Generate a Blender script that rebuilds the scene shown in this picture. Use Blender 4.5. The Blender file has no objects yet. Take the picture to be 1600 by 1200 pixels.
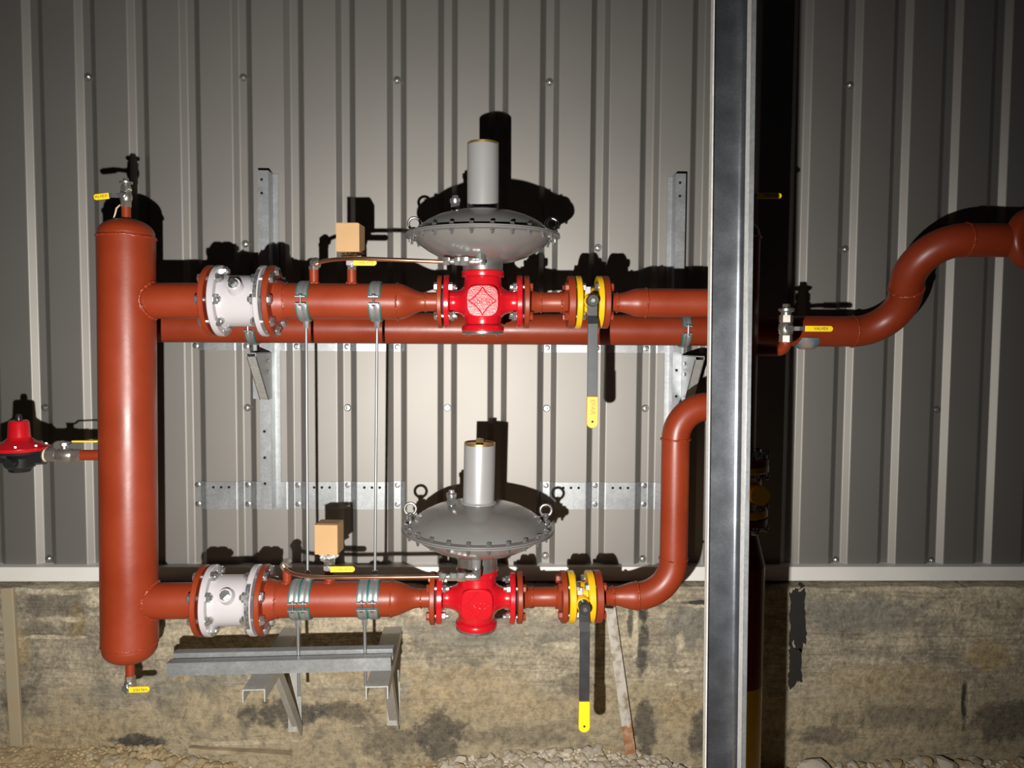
import bpy, math, random
import numpy as np
from mathutils import Vector, Matrix, noise

random.seed(7)
PI = math.pi
sc = bpy.context.scene
C = sc.collection

# ------------------------------------------------------------------ camera
FPX = 1202.0
YAW, PITCH, ROLL = -0.0237, -0.0549, 0.0065
CAM = Vector((0.0, -3.0, 1.64))


def cam_axes():
    cy, sy = math.cos(YAW), math.sin(YAW)
    r = Vector((cy, sy, 0)); f = Vector((-sy, cy, 0)); u = Vector((0, 0, 1))
    cp, sp = math.cos(PITCH), math.sin(PITCH)
    f, u = f * cp + u * sp, u * cp - f * sp
    cr, sr = math.cos(ROLL), math.sin(ROLL)
    r, u = r * cr + u * sr, u * cr - r * sr
    return r, f, u


RV, FV, UV = cam_axes()
cd = bpy.data.cameras.new('camera')
cam = bpy.data.objects.new('camera', cd)
C.objects.link(cam)
mw = Matrix.Identity(4)
for i in range(3):
    mw[i][0], mw[i][1], mw[i][2], mw[i][3] = RV[i], UV[i], -FV[i], CAM[i]
cam.matrix_world = mw
cd.sensor_width = 36
cd.lens = FPX / 1600 * 36
cd.clip_start = 0.02
sc.camera = cam

# ------------------------------------------------------------------ light: night, one hand torch left of and below the camera
w = bpy.data.worlds.new('night')
sc.world = w
w.use_nodes = True
w.node_tree.nodes['Background'].inputs[0].default_value = (0.55, 0.62, 0.75, 1)
w.node_tree.nodes['Background'].inputs[1].default_value = 0.006
ld = bpy.data.lights.new('torch', 'SPOT')
ld.energy = 440
ld.color = (1.0, 0.965, 0.91)
ld.shadow_soft_size = 0.012
ld.spot_size = math.radians(124)
ld.spot_blend = 1.0
lamp = bpy.data.objects.new('torch', ld)
C.objects.link(lamp)
lamp.location = (-0.187, -2.83, 1.315)
tgt = Vector((-0.50, 0, 1.20))
lamp.rotation_euler = (tgt - lamp.location).to_track_quat('-Z', 'Y').to_euler()
sc.view_settings.view_transform = 'Standard'
sc.view_settings.look = 'None'
sc.view_settings.gamma = 1
sc.view_settings.exposure = 0.12
sc.view_settings.use_curve_mapping = False


def at(px, py, Y):
    """world point on the plane y = Y that lies behind photo pixel (px, py)"""
    d = RV * ((px - 800) / FPX) + UV * ((600 - py) / FPX) + FV
    return CAM + d * ((Y - CAM.y) / d.y)


# ------------------------------------------------------------------ materials
def new_mat(name):
    m = bpy.data.materials.new(name)
    m.use_nodes = True
    nt = m.node_tree
    return m, nt, nt.nodes['Principled BSDF']


def link(nt, a, b):
    nt.links.new(a, b)


def mat(name, col, rough=0.45, metal=0.0, var=0.0, vscale=8.0, bump=0.0, bscale=60.0, bdist=0.002,
        col2=None, rvar=0.0, spec=0.5, coat=0.0, detail=5):
    m, nt, b = new_mat(name)
    b.inputs['Base Color'].default_value = (*col, 1)
    b.inputs['Roughness'].default_value = rough
    b.inputs['Metallic'].default_value = metal
    b.inputs['Specular IOR Level'].default_value = spec
    b.inputs['Coat Weight'].default_value = coat
    b.inputs['Coat Roughness'].default_value = 0.12
    tc = nt.nodes.new('ShaderNodeTexCoord')
    if var or rvar:
        n = nt.nodes.new('ShaderNodeTexNoise')
        n.inputs['Scale'].default_value = vscale
        n.inputs['Detail'].default_value = detail
        link(nt, tc.outputs['Object'], n.inputs['Vector'])
        if var:
            rp = nt.nodes.new('ShaderNodeValToRGB')
            c2 = col2 if col2 else tuple(c * (1 - var) for c in col)
            rp.color_ramp.elements[0].position = 0.32
            rp.color_ramp.elements[1].position = 0.68
            rp.color_ramp.elements[0].color = (*c2, 1)
            rp.color_ramp.elements[1].color = (*col, 1)
            link(nt, n.outputs['Fac'], rp.inputs[0])
            link(nt, rp.outputs[0], b.inputs['Base Color'])
        if rvar:
            mr = nt.nodes.new('ShaderNodeMapRange')
            mr.inputs[1].default_value = 0.3
            mr.inputs[2].default_value = 0.7
            mr.inputs[3].default_value = max(0.02, rough - rvar)
            mr.inputs[4].default_value = min(1, rough + rvar)
            link(nt, n.outputs['Fac'], mr.inputs[0])
            link(nt, mr.outputs[0], b.inputs['Roughness'])
    if bump:
        n2 = nt.nodes.new('ShaderNodeTexNoise')
        n2.inputs['Scale'].default_value = bscale
        n2.inputs['Detail'].default_value = 3
        link(nt, tc.outputs['Object'], n2.inputs['Vector'])
        bp = nt.nodes.new('ShaderNodeBump')
        bp.inputs['Strength'].default_value = bump
        bp.inputs['Distance'].default_value = bdist
        link(nt, n2.outputs['Fac'], bp.inputs['Height'])
        link(nt, bp.outputs[0], b.inputs['Normal'])
    return m


def galv_mat(name, col, rough, metal=0.9, scale=130):
    m, nt, b = new_mat(name)
    b.inputs['Metallic'].default_value = metal
    tc = nt.nodes.new('ShaderNodeTexCoord')
    v = nt.nodes.new('ShaderNodeTexVoronoi')
    v.inputs['Scale'].default_value = scale
    n = nt.nodes.new('ShaderNodeTexNoise')
    n.inputs['Scale'].default_value = 14
    n.inputs['Detail'].default_value = 6
    link(nt, tc.outputs['Object'], v.inputs['Vector'])
    link(nt, tc.outputs['Object'], n.inputs['Vector'])
    sep = nt.nodes.new('ShaderNodeSeparateColor')
    link(nt, v.outputs['Color'], sep.inputs[0])
    mx = nt.nodes.new('ShaderNodeMath'); mx.operation = 'MULTIPLY'
    link(nt, sep.outputs[0], mx.inputs[0]); link(nt, n.outputs['Fac'], mx.inputs[1])
    rp = nt.nodes.new('ShaderNodeValToRGB')
    rp.color_ramp.elements[0].color = (*[c * 0.82 for c in col], 1)
    rp.color_ramp.elements[1].color = (*col, 1)
    rp.color_ramp.elements[1].position = 0.55
    link(nt, mx.outputs[0], rp.inputs[0])
    link(nt, rp.outputs[0], b.inputs['Base Color'])
    mr = nt.nodes.new('ShaderNodeMapRange')
    mr.inputs[3].default_value = rough - 0.08
    mr.inputs[4].default_value = rough + 0.12
    link(nt, n.outputs['Fac'], mr.inputs[0])
    link(nt, mr.outputs[0], b.inputs['Roughness'])
    return m


M = {}
M['clad'] = mat('cladding_paint', (0.285, 0.271, 0.252), 0.58, 0.87, var=0.05, vscale=3, bump=0.05, bscale=300, bdist=0.0004)
M['trim'] = mat('trim_paint', (0.70, 0.68, 0.64), 0.45, 0.0, var=0.08, vscale=5)
M['galv'] = galv_mat('galvanised_steel', (0.38, 0.395, 0.405), 0.40, 0.72)
M['galv_dull'] = galv_mat('dull_galvanised_steel', (0.46, 0.455, 0.43), 0.5, 0.45)
M['galv_column'] = galv_mat('column_zinc', (0.27, 0.285, 0.315), 0.31, 0.95, 260)
M['galv_pale_lit'] = galv_mat('pale_lit_zinc', (0.62, 0.60, 0.57), 0.5, 0.2, 120)  # column edges; torchlight on the right flange is put into this colour
M['primer'] = mat('red_oxide_paint', (0.222, 0.029, 0.0085), 0.38, spec=0.42, var=0.18, vscale=6, bump=0.18, bscale=55, bdist=0.0012, rvar=0.08)
M['weld'] = mat('painted_weld', (0.235, 0.032, 0.0095), 0.27, bump=0.8, bscale=160, bdist=0.003)
M['red'] = mat('signal_red_paint', (0.43, 0.006, 0.012), 0.22, var=0.12, vscale=9, bump=0.12, bscale=120, bdist=0.001, coat=0.3)
M['red_cast'] = mat('rough_cast_red_paint', (0.43, 0.010, 0.018), 0.30, bump=0.35, bscale=260, bdist=0.002, coat=0.3)
M['casing'] = mat('grey_casing_paint', (0.21, 0.205, 0.198), 0.25, 0.4, var=0.08, vscale=5, rvar=0.05)
M['spring'] = mat('grey_cylinder_paint', (0.29, 0.283, 0.28), 0.36, 0.25, var=0.05)
M['rod'] = mat('dull_rod_zinc', (0.30, 0.305, 0.31), 0.4, 0.75)
M['brass'] = mat('brass', (0.62, 0.42, 0.16), 0.32, 0.9)
M['steel'] = mat('zinc_plated_steel', (0.60, 0.60, 0.60), 0.27, 0.92, var=0.2, vscale=60)
M['nickel'] = mat('nickel_plated_brass', (0.58, 0.545, 0.49), 0.30, 0.88, var=0.25, vscale=50)
M['neck'] = mat('turned_steel', (0.55, 0.56, 0.53), 0.28, 0.9, var=0.25, vscale=25)
M['white'] = mat('white_enamel', (0.42, 0.40, 0.415), 0.24, var=0.03, bump=0.06, bscale=90, bdist=0.001)
M['plate'] = mat('rating_plate', (0.42, 0.42, 0.43), 0.3, 0.7, var=0.75, vscale=120)
M['yellow'] = mat('yellow_paint', (0.66, 0.38, 0.007), 0.3, var=0.06)
M['grip_orange'] = mat('orange_yellow_grip', (0.80, 0.36, 0.022), 0.45)
M['grip'] = mat('yellow_grip', (0.82, 0.56, 0.010), 0.42)
M['ink'] = mat('black_print', (0.02, 0.018, 0.012), 0.6)
M['emboss'] = mat('embossed_orange', (0.42, 0.17, 0.01), 0.5)
M['lever'] = mat('black_lever_paint', (0.030, 0.031, 0.034), 0.42, var=0.3, vscale=40)
M['hub'] = mat('black_hub', (0.025, 0.025, 0.026), 0.35)
M['copper'] = mat('copper', (0.80, 0.42, 0.27), 0.24, 0.95, var=0.3, vscale=25)
M['card'] = mat('cardboard', (0.41, 0.25, 0.115), 0.75, var=0.08, vscale=12)
M['tape'] = mat('clear_wrap', (0.72, 0.71, 0.68), 0.18, bump=1.0, bscale=90, bdist=0.008, var=0.3, vscale=60)
M['teal'] = mat('teal_rubber', (0.012, 0.10, 0.085), 0.5)
M['blackp'] = mat('black_plastic', (0.012, 0.012, 0.013), 0.3)
M['rubber'] = mat('gasket', (0.015, 0.013, 0.012), 0.7)
M['hole'] = mat('dark_hole', (0.006, 0.006, 0.006), 0.9)
M['wood'] = mat('weathered_wood', (0.40, 0.32, 0.21), 0.8, var=0.5, vscale=12, bump=0.4, bscale=40)
M['bar'] = None
M['tar'] = mat('black_tar', (0.012, 0.010, 0.008), 0.9, bump=0.6, bscale=30, bdist=0.004)
M['crack'] = mat('crack_dirt', (0.035, 0.029, 0.021), 0.9)
M['chip'] = mat('pale_mortar', (0.62, 0.54, 0.39), 0.85, var=0.35, vscale=30, bump=0.6, bscale=60)
M['mudstrip'] = mat('muddy_strip', (0.30, 0.275, 0.20), 0.6, var=0.35, vscale=9, col2=(0.33, 0.25, 0.15))
M['bluep'] = mat('scraped_blue_paint', (0.08, 0.15, 0.19), 0.45, var=1.0, vscale=28, col2=(0.36, 0.20, 0.12))
M['riser'] = mat('dark_red_riser', (0.16, 0.012, 0.010), 0.35)


def bar_mat():
    m, nt, b = new_mat('rusty_flat_bar')
    tc = nt.nodes.new('ShaderNodeTexCoord')
    sp = nt.nodes.new('ShaderNodeSeparateXYZ')
    link(nt, tc.outputs['Object'], sp.inputs[0])
    n = nt.nodes.new('ShaderNodeTexNoise')
    n.inputs['Scale'].default_value = 28
    n.inputs['Detail'].default_value = 6
    link(nt, tc.outputs['Object'], n.inputs['Vector'])
    a = nt.nodes.new('ShaderNodeMath'); a.operation = 'MULTIPLY_ADD'
    a.inputs[1].default_value = 0.16
    link(nt, n.outputs['Fac'], a.inputs[0])
    link(nt, sp.outputs[2], a.inputs[2])
    mr = nt.nodes.new('ShaderNodeMapRange')
    mr.inputs[1].default_value = 0.235; mr.inputs[2].default_value = 0.25
    link(nt, a.outputs[0], mr.inputs[0])
    r1 = nt.nodes.new('ShaderNodeValToRGB')
    r1.color_ramp.elements[0].color = (0.26, 0.11, 0.04, 1); r1.color_ramp.elements[0].position = 0.45
    r1.color_ramp.elements[1].color = (0.42, 0.28, 0.19, 1); r1.color_ramp.elements[1].position = 0.66
    r2 = nt.nodes.new('ShaderNodeValToRGB')
    r2.color_ramp.elements[0].color = (0.22, 0.17, 0.11, 1); r2.color_ramp.elements[0].position = 0.32
    r2.color_ramp.elements[1].color = (0.46, 0.43, 0.38, 1); r2.color_ramp.elements[1].position = 0.55
    link(nt, n.outputs['Fac'], r1.inputs[0]); link(nt, n.outputs['Fac'], r2.inputs[0])
    mx = nt.nodes.new('ShaderNodeMix'); mx.data_type = 'RGBA'
    link(nt, mr.outputs[0], mx.inputs[0]); link(nt, r1.outputs[0], mx.inputs[6]); link(nt, r2.outputs[0], mx.inputs[7])
    link(nt, mx.outputs[2], b.inputs['Base Color'])
    b.inputs['Roughness'].default_value = 0.6
    return m


M['bar'] = bar_mat()


def concrete_mat():
    m, nt, b = new_mat('old_concrete')
    tc = nt.nodes.new('ShaderNodeTexCoord')
    co = tc.outputs['Object']

    def nz(scale, detail=6, vec=co, rough=0.6, dist=0.0):
        n = nt.nodes.new('ShaderNodeTexNoise')
        n.inputs['Scale'].default_value = scale
        n.inputs['Detail'].default_value = detail
        n.inputs['Roughness'].default_value = rough
        n.inputs['Distortion'].default_value = dist
        link(nt, vec, n.inputs['Vector'])
        return n

    def ramp(src, *els):
        r = nt.nodes.new('ShaderNodeValToRGB')
        e = r.color_ramp.elements
        while len(e) < len(els):
            e.new(0.5)
        for k, (p, c) in enumerate(els):
            e[k].position = p
            e[k].color = (*c, 1) if len(c) == 3 else c
        link(nt, src, r.inputs[0])
        return r.outputs[0]

    def mix(f, a, c, typ='MIX'):
        x = nt.nodes.new('ShaderNodeMix'); x.data_type = 'RGBA'; x.blend_type = typ
        if isinstance(f, float):
            x.inputs[0].default_value = f
        else:
            link(nt, f, x.inputs[0])
        for sock, v in ((6, a), (7, c)):
            if isinstance(v, tuple):
                x.inputs[sock].default_value = (*v, 1)
            else:
                link(nt, v, x.inputs[sock])
        return x.outputs[2]

    def math_(op, a, bb):
        x = nt.nodes.new('ShaderNodeMath'); x.operation = op
        for s, v in ((0, a), (1, bb)):
            if isinstance(v, (int, float)):
                x.inputs[s].default_value = v
            else:
                link(nt, v, x.inputs[s])
        return x.outputs[0]
    big = nz(2.2, 8, dist=0.6)
    base = ramp(big.outputs['Fac'], (0.30, (0.24, 0.215, 0.165)), (0.48, (0.42, 0.37, 0.28)), (0.66, (0.55, 0.48, 0.345)))
    mid = nz(11, 8, dist=1.2)
    base = mix(0.55, base, ramp(mid.outputs['Fac'], (0.36, (0.50, 0.49, 0.48)), (0.58, (1.2, 1.17, 1.12))), 'MULTIPLY')
    # trowel streaks, nearly level
    mp = nt.nodes.new('ShaderNodeMapping')
    mp.inputs['Rotation'].default_value = (0, math.radians(-12), 0)
    mp.inputs['Scale'].default_value = (2.0, 8.0, 22.0)
    link(nt, co, mp.inputs['Vector'])
    st = nz(2.0, 6, mp.outputs[0], 0.65, 1.0)
    base = mix(0.5, base, ramp(st.outputs['Fac'], (0.40, (0.55, 0.54, 0.53)), (0.54, (1.15, 1.13, 1.1))), 'MULTIPLY')
    fine = nz(70, 4)
    base = mix(0.8, base, ramp(fine.outputs['Fac'], (0.32, (0.55, 0.55, 0.55)), (0.66, (1.25, 1.25, 1.25))), 'MULTIPLY')
    # rough tan mud splashed along the bottom
    sp = nt.nodes.new('ShaderNodeSeparateXYZ')
    link(nt, co, sp.inputs[0])
    low = math_('SUBTRACT', 0.40, sp.outputs[2])
    lowm = math_('ADD', math_('MULTIPLY', low, 3.0), math_('MULTIPLY', math_('SUBTRACT', big.outputs['Fac'], 0.5), 2.2))
    rough_n = nz(38, 8, rough=0.75)
    mud = ramp(rough_n.outputs['Fac'], (0.34, (0.17, 0.145, 0.10)), (0.5, (0.37, 0.305, 0.195)), (0.68, (0.50, 0.405, 0.265)))
    base = mix(ramp(lowm, (0.1, (0, 0, 0)), (0.55, (0.85, 0.85, 0.85))), base, mud)
    # dark damp blotches
    dk = nz(4.5, 7, dist=1.5)
    base = mix(ramp(dk.outputs['Fac'], (0.57, (0, 0, 0)), (0.68, (0.6, 0.6, 0.6))), base, (0.15, 0.135, 0.11))
    # stains with places of their own
    warp = nz(13, 7, rough=0.7)
    grit = ramp(rough_n.outputs['Fac'], (0.40, (0.55, 0.55, 0.55)), (0.62, (1.15, 1.15, 1.15)))

    def stain(b_, px, py, rx, ry, col, amt):
        c = at(px, py, -0.085)
        ux = math_('DIVIDE', math_('SUBTRACT', sp.outputs[0], c.x), rx * 2.92 / FPX)
        uz = math_('DIVIDE', math_('SUBTRACT', sp.outputs[2], c.z), ry * 2.92 / FPX)
        d2 = math_('ADD', math_('MULTIPLY', ux, ux), math_('MULTIPLY', uz, uz))
        d2 = math_('ADD', d2, math_('MULTIPLY', math_('SUBTRACT', warp.outputs['Fac'], 0.5), 4.5))
        f = ramp(d2, (0.35, (amt, amt, amt)), (1.0, (0, 0, 0)))
        return mix(f, b_, mix(1.0, grit, col, 'MULTIPLY'))
    PAL, TARC = (0.66, 0.575, 0.42), (0.045, 0.040, 0.034)
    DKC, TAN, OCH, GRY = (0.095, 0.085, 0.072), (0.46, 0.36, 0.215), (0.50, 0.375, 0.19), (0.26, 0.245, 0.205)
    for (px, py, rx, ry, col, amt) in [(130, 1165, 130, 45, TAN, .8), (720, 1065, 110, 30, TAN, .7), (1065, 1115, 55, 35, TAN, .8), (1400, 1062, 170, 30, TAN, .7),
                                       (1545, 1025, 40, 32, OCH, .7), (25, 1005, 22, 60, OCH, .6), (560, 1050, 110, 22, TAN, .6), (118, 968, 14, 34, OCH, .9),
                                       (700, 1100, 300, 26, TAN, .5), (300, 1060, 120, 25, GRY, .6), (760, 985, 170, 35, GRY, .6), (1350, 960, 130, 35, GRY, .8),
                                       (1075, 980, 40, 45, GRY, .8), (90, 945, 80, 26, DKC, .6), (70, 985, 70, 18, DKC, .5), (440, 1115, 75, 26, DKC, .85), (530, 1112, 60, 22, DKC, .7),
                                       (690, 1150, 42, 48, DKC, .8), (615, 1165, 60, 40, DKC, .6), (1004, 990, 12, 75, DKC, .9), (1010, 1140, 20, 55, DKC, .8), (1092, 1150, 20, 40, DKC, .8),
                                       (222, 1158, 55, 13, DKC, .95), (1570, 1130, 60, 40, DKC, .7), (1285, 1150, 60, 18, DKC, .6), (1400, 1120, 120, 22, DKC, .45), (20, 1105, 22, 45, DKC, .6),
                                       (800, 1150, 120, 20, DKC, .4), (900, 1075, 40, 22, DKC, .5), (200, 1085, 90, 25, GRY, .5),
                                       (90, 924, 85, 8, PAL, .9), (148, 936, 22, 14, PAL, .9), (1450, 920, 120, 6, PAL, .7), (1565, 922, 70, 10, PAL, .8), (95, 968, 40, 5, PAL, .8),
                                       (75, 996, 50, 4, PAL, .8), (155, 960, 22, 4, PAL, .8), (1062, 1000, 9, 20, PAL, .9), (993, 985, 7, 45, PAL, .9), (880, 1008, 30, 7, PAL, .8),
                                       (1065, 1048, 14, 3, PAL, .9), (1048, 1070, 12, 3, PAL, .8), (285, 1058, 14, 9, TAN, .9), (1105, 946, 40, 4, PAL, .8), (1100, 941, 45, 4, TARC, .9),
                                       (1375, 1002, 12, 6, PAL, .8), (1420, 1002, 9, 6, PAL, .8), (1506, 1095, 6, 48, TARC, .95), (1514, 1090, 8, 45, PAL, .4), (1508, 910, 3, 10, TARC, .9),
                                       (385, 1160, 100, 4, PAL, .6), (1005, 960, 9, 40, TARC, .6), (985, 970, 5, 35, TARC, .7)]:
        base = stain(base, px, py, rx, ry, col, amt)
    # pale mortar smears
    pl = nz(7.5, 8, mp.outputs[0], 0.7, 0.8)
    base = mix(ramp(pl.outputs['Fac'], (0.655, (0, 0, 0)), (0.69, (0.8, 0.8, 0.8))), base, (0.70, 0.61, 0.44))
    link(nt, base, b.inputs['Base Color'])
    b.inputs['Roughness'].default_value = 0.85
    b.inputs['Specular IOR Level'].default_value = 0.3
    h = math_('ADD', math_('MULTIPLY', mid.outputs['Fac'], 0.8), math_('MULTIPLY', rough_n.outputs['Fac'], 0.8))
    h = math_('ADD', h, math_('MULTIPLY', st.outputs['Fac'], 0.5))
    bp = nt.nodes.new('ShaderNodeBump')
    bp.inputs['Strength'].default_value = 0.85
    bp.inputs['Distance'].default_value = 0.016
    link(nt, h, bp.inputs['Height'])
    link(nt, bp.outputs[0], b.inputs['Normal'])
    return m


M['concrete'] = concrete_mat()
M['earth'] = mat('clay_earth', (0.50, 0.375, 0.215), 0.9, var=0.4, vscale=14, bump=0.8, bscale=50, bdist=0.01)
M['stone'] = [mat('limestone', (0.54, 0.46, 0.335), 0.85, var=0.3, vscale=20, bump=0.6, bscale=50, bdist=0.004),
              mat('dusty_limestone', (0.60, 0.53, 0.42), 0.85, var=0.3, vscale=20, bump=0.6, bscale=50, bdist=0.004),
              mat('clay_covered_stone', (0.50, 0.385, 0.22), 0.9, var=0.3, vscale=20, bump=0.6, bscale=50, bdist=0.004)]


# ------------------------------------------------------------------ mesh building
def V(*a):
    return Vector(a)


class MB:
    def __init__(s):
        s.v = []; s.f = []; s.m = []; s.mi = 0

    def add(s, verts, faces):
        o = len(s.v)
        s.v += [tuple(x) for x in verts]
        s.f += [tuple(o + i for i in f) for f in faces]
        s.m += [s.mi] * len(faces)

    def box(s, c, d, R=None):
        c = Vector(c)
        vs = []
        for z in (-.5, .5):
            for y in (-.5, .5):
                for x in (-.5, .5):
                    p = Vector((x * d[0], y * d[1], z * d[2]))
                    vs.append(c + (R @ p if R else p))
        s.add(vs, [(0, 2, 3, 1), (4, 5, 7, 6), (0, 1, 5, 4), (2, 6, 7, 3), (0, 4, 6, 2), (1, 3, 7, 5)])

    def lathe(s, prof, org=(0, 0, 0), ax='x', n=32, cap=True, close=False, phase=0.0):
        """prof: (position along axis, radius); ax: 'x','y','z' or a direction vector"""
        org = Vector(org)
        a = {'x': V(1, 0, 0), 'y': V(0, 1, 0), 'z': V(0, 0, 1)}[ax] if isinstance(ax, str) else Vector(ax).normalized()
        t = V(0, 0, 1) if abs(a.z) < 0.9 else V(1, 0, 0)
        e1 = a.cross(t).normalized(); e2 = a.cross(e1).normalized()
        vs = []
        for (p, r) in prof:
            for k in range(n):
                q = 2 * PI * (k + phase) / n
                vs.append(org + a * p + (e1 * math.cos(q) + e2 * math.sin(q)) * r)
        fs = []
        L = len(prof)
        for i in range(L if close else L - 1):
            j = (i + 1) % L
            for k in range(n):
                k2 = (k + 1) % n
                fs.append((i * n + k, j * n + k, j * n + k2, i * n + k2))
        if cap and not close:
            if prof[0][1] > 1e-6:
                fs.append(tuple(range(n)))
            if prof[-1][1] > 1e-6:
                fs.append(tuple((L - 1) * n + k for k in range(n))[::-1])
        s.add(vs, fs)

    def cyl(s, p0, p1, r0, r1=None, n=20):
        p0 = Vector(p0); p1 = Vector(p1)
        d = p1 - p0
        s.lathe([(0, r0), (d.length, r0 if r1 is None else r1)], p0, d, n)

    def tube(s, pts, r, n=16, closed=False):
        pts = [Vector(p) for p in pts]
        N = len(pts)
        rs = r if isinstance(r, (list, tuple)) else [r] * N
        tang = []
        for i in range(N):
            if closed:
                d = pts[(i + 1) % N] - pts[i - 1]
            else:
                d = pts[min(i + 1, N - 1)] - pts[max(i - 1, 0)]
            tang.append(d.normalized())
        t0 = tang[0]
        up = V(0, 0, 1) if abs(t0.z) < 0.9 else V(1, 0, 0)
        e = t0.cross(up).normalized()
        vs = []
        for i in range(N):
            t = tang[i]
            e = (e - t * e.dot(t)).normalized()
            g = t.cross(e)
            for k in range(n):
                q = 2 * PI * k / n
                vs.append(pts[i] + (e * math.cos(q) + g * math.sin(q)) * rs[i])
        fs = []
        for i in range(N if closed else N - 1):
            j = (i + 1) % N
            for k in range(n):
                k2 = (k + 1) % n
                fs.append((i * n + k, i * n + k2, j * n + k2, j * n + k))
        if not closed:
            fs.append(tuple(range(n))[::-1])
            fs.append(tuple((N - 1) * n + k for k in range(n)))
        s.add(vs, fs)

    def prism(s, poly, vec, org=(0, 0, 0), e1=(1, 0, 0), e2=(0, 0, 1)):
        """polygon in plane (e1,e2), extruded along vec"""
        o = Vector(org); a = Vector(e1); b = Vector(e2); d = Vector(vec)
        n = len(poly)
        vs = [o + a * x + b * y for x, y in poly] + [o + a * x + b * y + d for x, y in poly]
        fs = [tuple(range(n)), tuple(range(n, 2 * n))[::-1]]
        for i in range(n):
            j = (i + 1) % n
            fs.append((i, i + n, j + n, j))
        s.add(vs, fs)

    def sheet(s, line, t, vec, org=(0, 0, 0), e1=(1, 0, 0), e2=(0, 1, 0)):
        """open polyline in plane (e1,e2) given thickness t, extruded along vec"""
        pts = [Vector((x, y)) for x, y in line]
        off = []
        for i, p in enumerate(pts):
            ns = []
            if i > 0:
                d = (p - pts[i - 1]).normalized(); ns.append(Vector((-d.y, d.x)))
            if i < len(pts) - 1:
                d = (pts[i + 1] - p).normalized(); ns.append(Vector((-d.y, d.x)))
            nn = sum(ns, Vector((0, 0))).normalized()
            off.append(p + nn * (t / max(0.4, nn.dot(ns[0]))))
        o = Vector(org); a = Vector(e1); b = Vector(e2); d = Vector(vec)
        n = len(pts)
        vs = []
        for q in (pts, off):
            vs += [o + a * p.x + b * p.y for p in q]
            vs += [o + a * p.x + b * p.y + d for p in q]
        fs = []
        for i in range(n - 1):
            fs += [(i, i + 1, n + i + 1, n + i), (2 * n + i, 3 * n + i, 3 * n + i + 1, 2 * n + i + 1),
                   (i, 2 * n + i, 2 * n + i + 1, i + 1), (n + i, n + i + 1, 3 * n + i + 1, 3 * n + i)]
        fs += [(0, n, 3 * n, 2 * n), (n - 1, 3 * n - 1, 4 * n - 1, 2 * n - 1)]
        s.add(vs, fs)

    def mesh(s, name, mats, smooth=35):
        me = bpy.data.meshes.new(name)
        me.from_pydata(s.v, [], s.f)
        import bmesh
        bm = bmesh.new(); bm.from_mesh(me)
        bmesh.ops.recalc_face_normals(bm, faces=bm.faces)
        bm.to_mesh(me); bm.free()
        if not isinstance(mats, (list, tuple)):
            mats = [mats]
        for x in mats:
            me.materials.append(x)
        if len(mats) > 1:
            me.polygons.foreach_set('material_index', s.m)
        if smooth:
            me.shade_smooth()
            me.set_sharp_from_angle(angle=math.radians(smooth))
        me.update()
        return me

    def build(s, name, mats, parent=None, smooth=35, bevel=0.0, M4=None):
        o = bpy.data.objects.new(name, s.mesh(name, mats, smooth))
        C.objects.link(o)
        if parent:
            o.parent = parent
        if M4 is not None:
            o.matrix_local = M4
        if bevel:
            bv = o.modifiers.new('bevel', 'BEVEL')
            bv.width = bevel; bv.segments = 2; bv.limit_method = 'ANGLE'
        return o


def inst(name, me, parent, M4):
    o = bpy.data.objects.new(name, me)
    C.objects.link(o)
    o.parent = parent
    o.matrix_local = M4
    return o


def frame(org, x=(1, 0, 0), z=(0, 0, 1), zfirst=False):
    x = Vector(x).normalized(); z = Vector(z).normalized()
    y = z.cross(x).normalized()
    if zfirst:
        x = y.cross(z).normalized()
    else:
        z = x.cross(y).normalized()
    m = Matrix.Identity(4)
    for i in range(3):
        m[i][0], m[i][1], m[i][2], m[i][3] = x[i], y[i], z[i], org[i]
    return m


def thing(name, label, cat, F, group=None):
    o = bpy.data.objects.new(name, None)
    C.objects.link(o)
    o.empty_display_size = 0.05
    o.matrix_world = F
    tag(o, label, cat, group)
    return o


def tag(o, label, cat, group=None):
    o['label'] = label; o['category'] = cat
    if group:
        o['group'] = group
    return o


def T(*p):
    return Matrix.Translation(Vector(p))


def text_mesh(s, size, ext, m):
    cu = bpy.data.curves.new('txt', 'FONT')
    cu.body = s; cu.size = size; cu.extrude = ext; cu.align_x = 'CENTER'; cu.align_y = 'CENTER'
    cu.resolution_u = 2
    ob = bpy.data.objects.new('txt', cu)
    C.objects.link(ob)
    bpy.context.view_layer.update()
    me = bpy.data.meshes.new_from_object(ob.evaluated_get(bpy.context.evaluated_depsgraph_get()))
    bpy.data.objects.remove(ob)
    me.name = 'lettering'
    me.materials.clear(); me.materials.append(m)
    return me


FACE = Matrix(((1, 0, 0, 0), (0, 0, -1, 0), (0, 1, 0, 0), (0, 0, 0, 1)))   # text plane -> facing -y

# ================================================================== SETTING
# ---- corrugated cladding
PP, X0, DEPTH = 0.195, -1.7787, 0.0176
Z_TRIM_TOP = at(800, 886, -0.03).z
Z_TRIM_BOT = at(800, 908, -0.045).z


def profile(x0, n):
    """pan-right-edge at x0, n pitches"""
    pts = []
    for k in range(n):
        a = x0 + k * PP
        pts += [(a, 0), (a + .112 * PP, DEPTH), (a + .268 * PP, DEPTH), (a + .38 * PP, 0)]
    pts.append((x0 + n * PP, 0))
    out = [pts[0]]
    for p, q, r in zip(pts[:-2], pts[1:-1], pts[2:]):
        q = Vector(q); u = (Vector(p) - q).normalized() * .0032; v = (Vector(r) - q).normalized() * .0032
        out += [tuple(q + u), tuple(q + (u + v) * .25), tuple(q + v)]
    return out + [pts[-1]]


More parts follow.
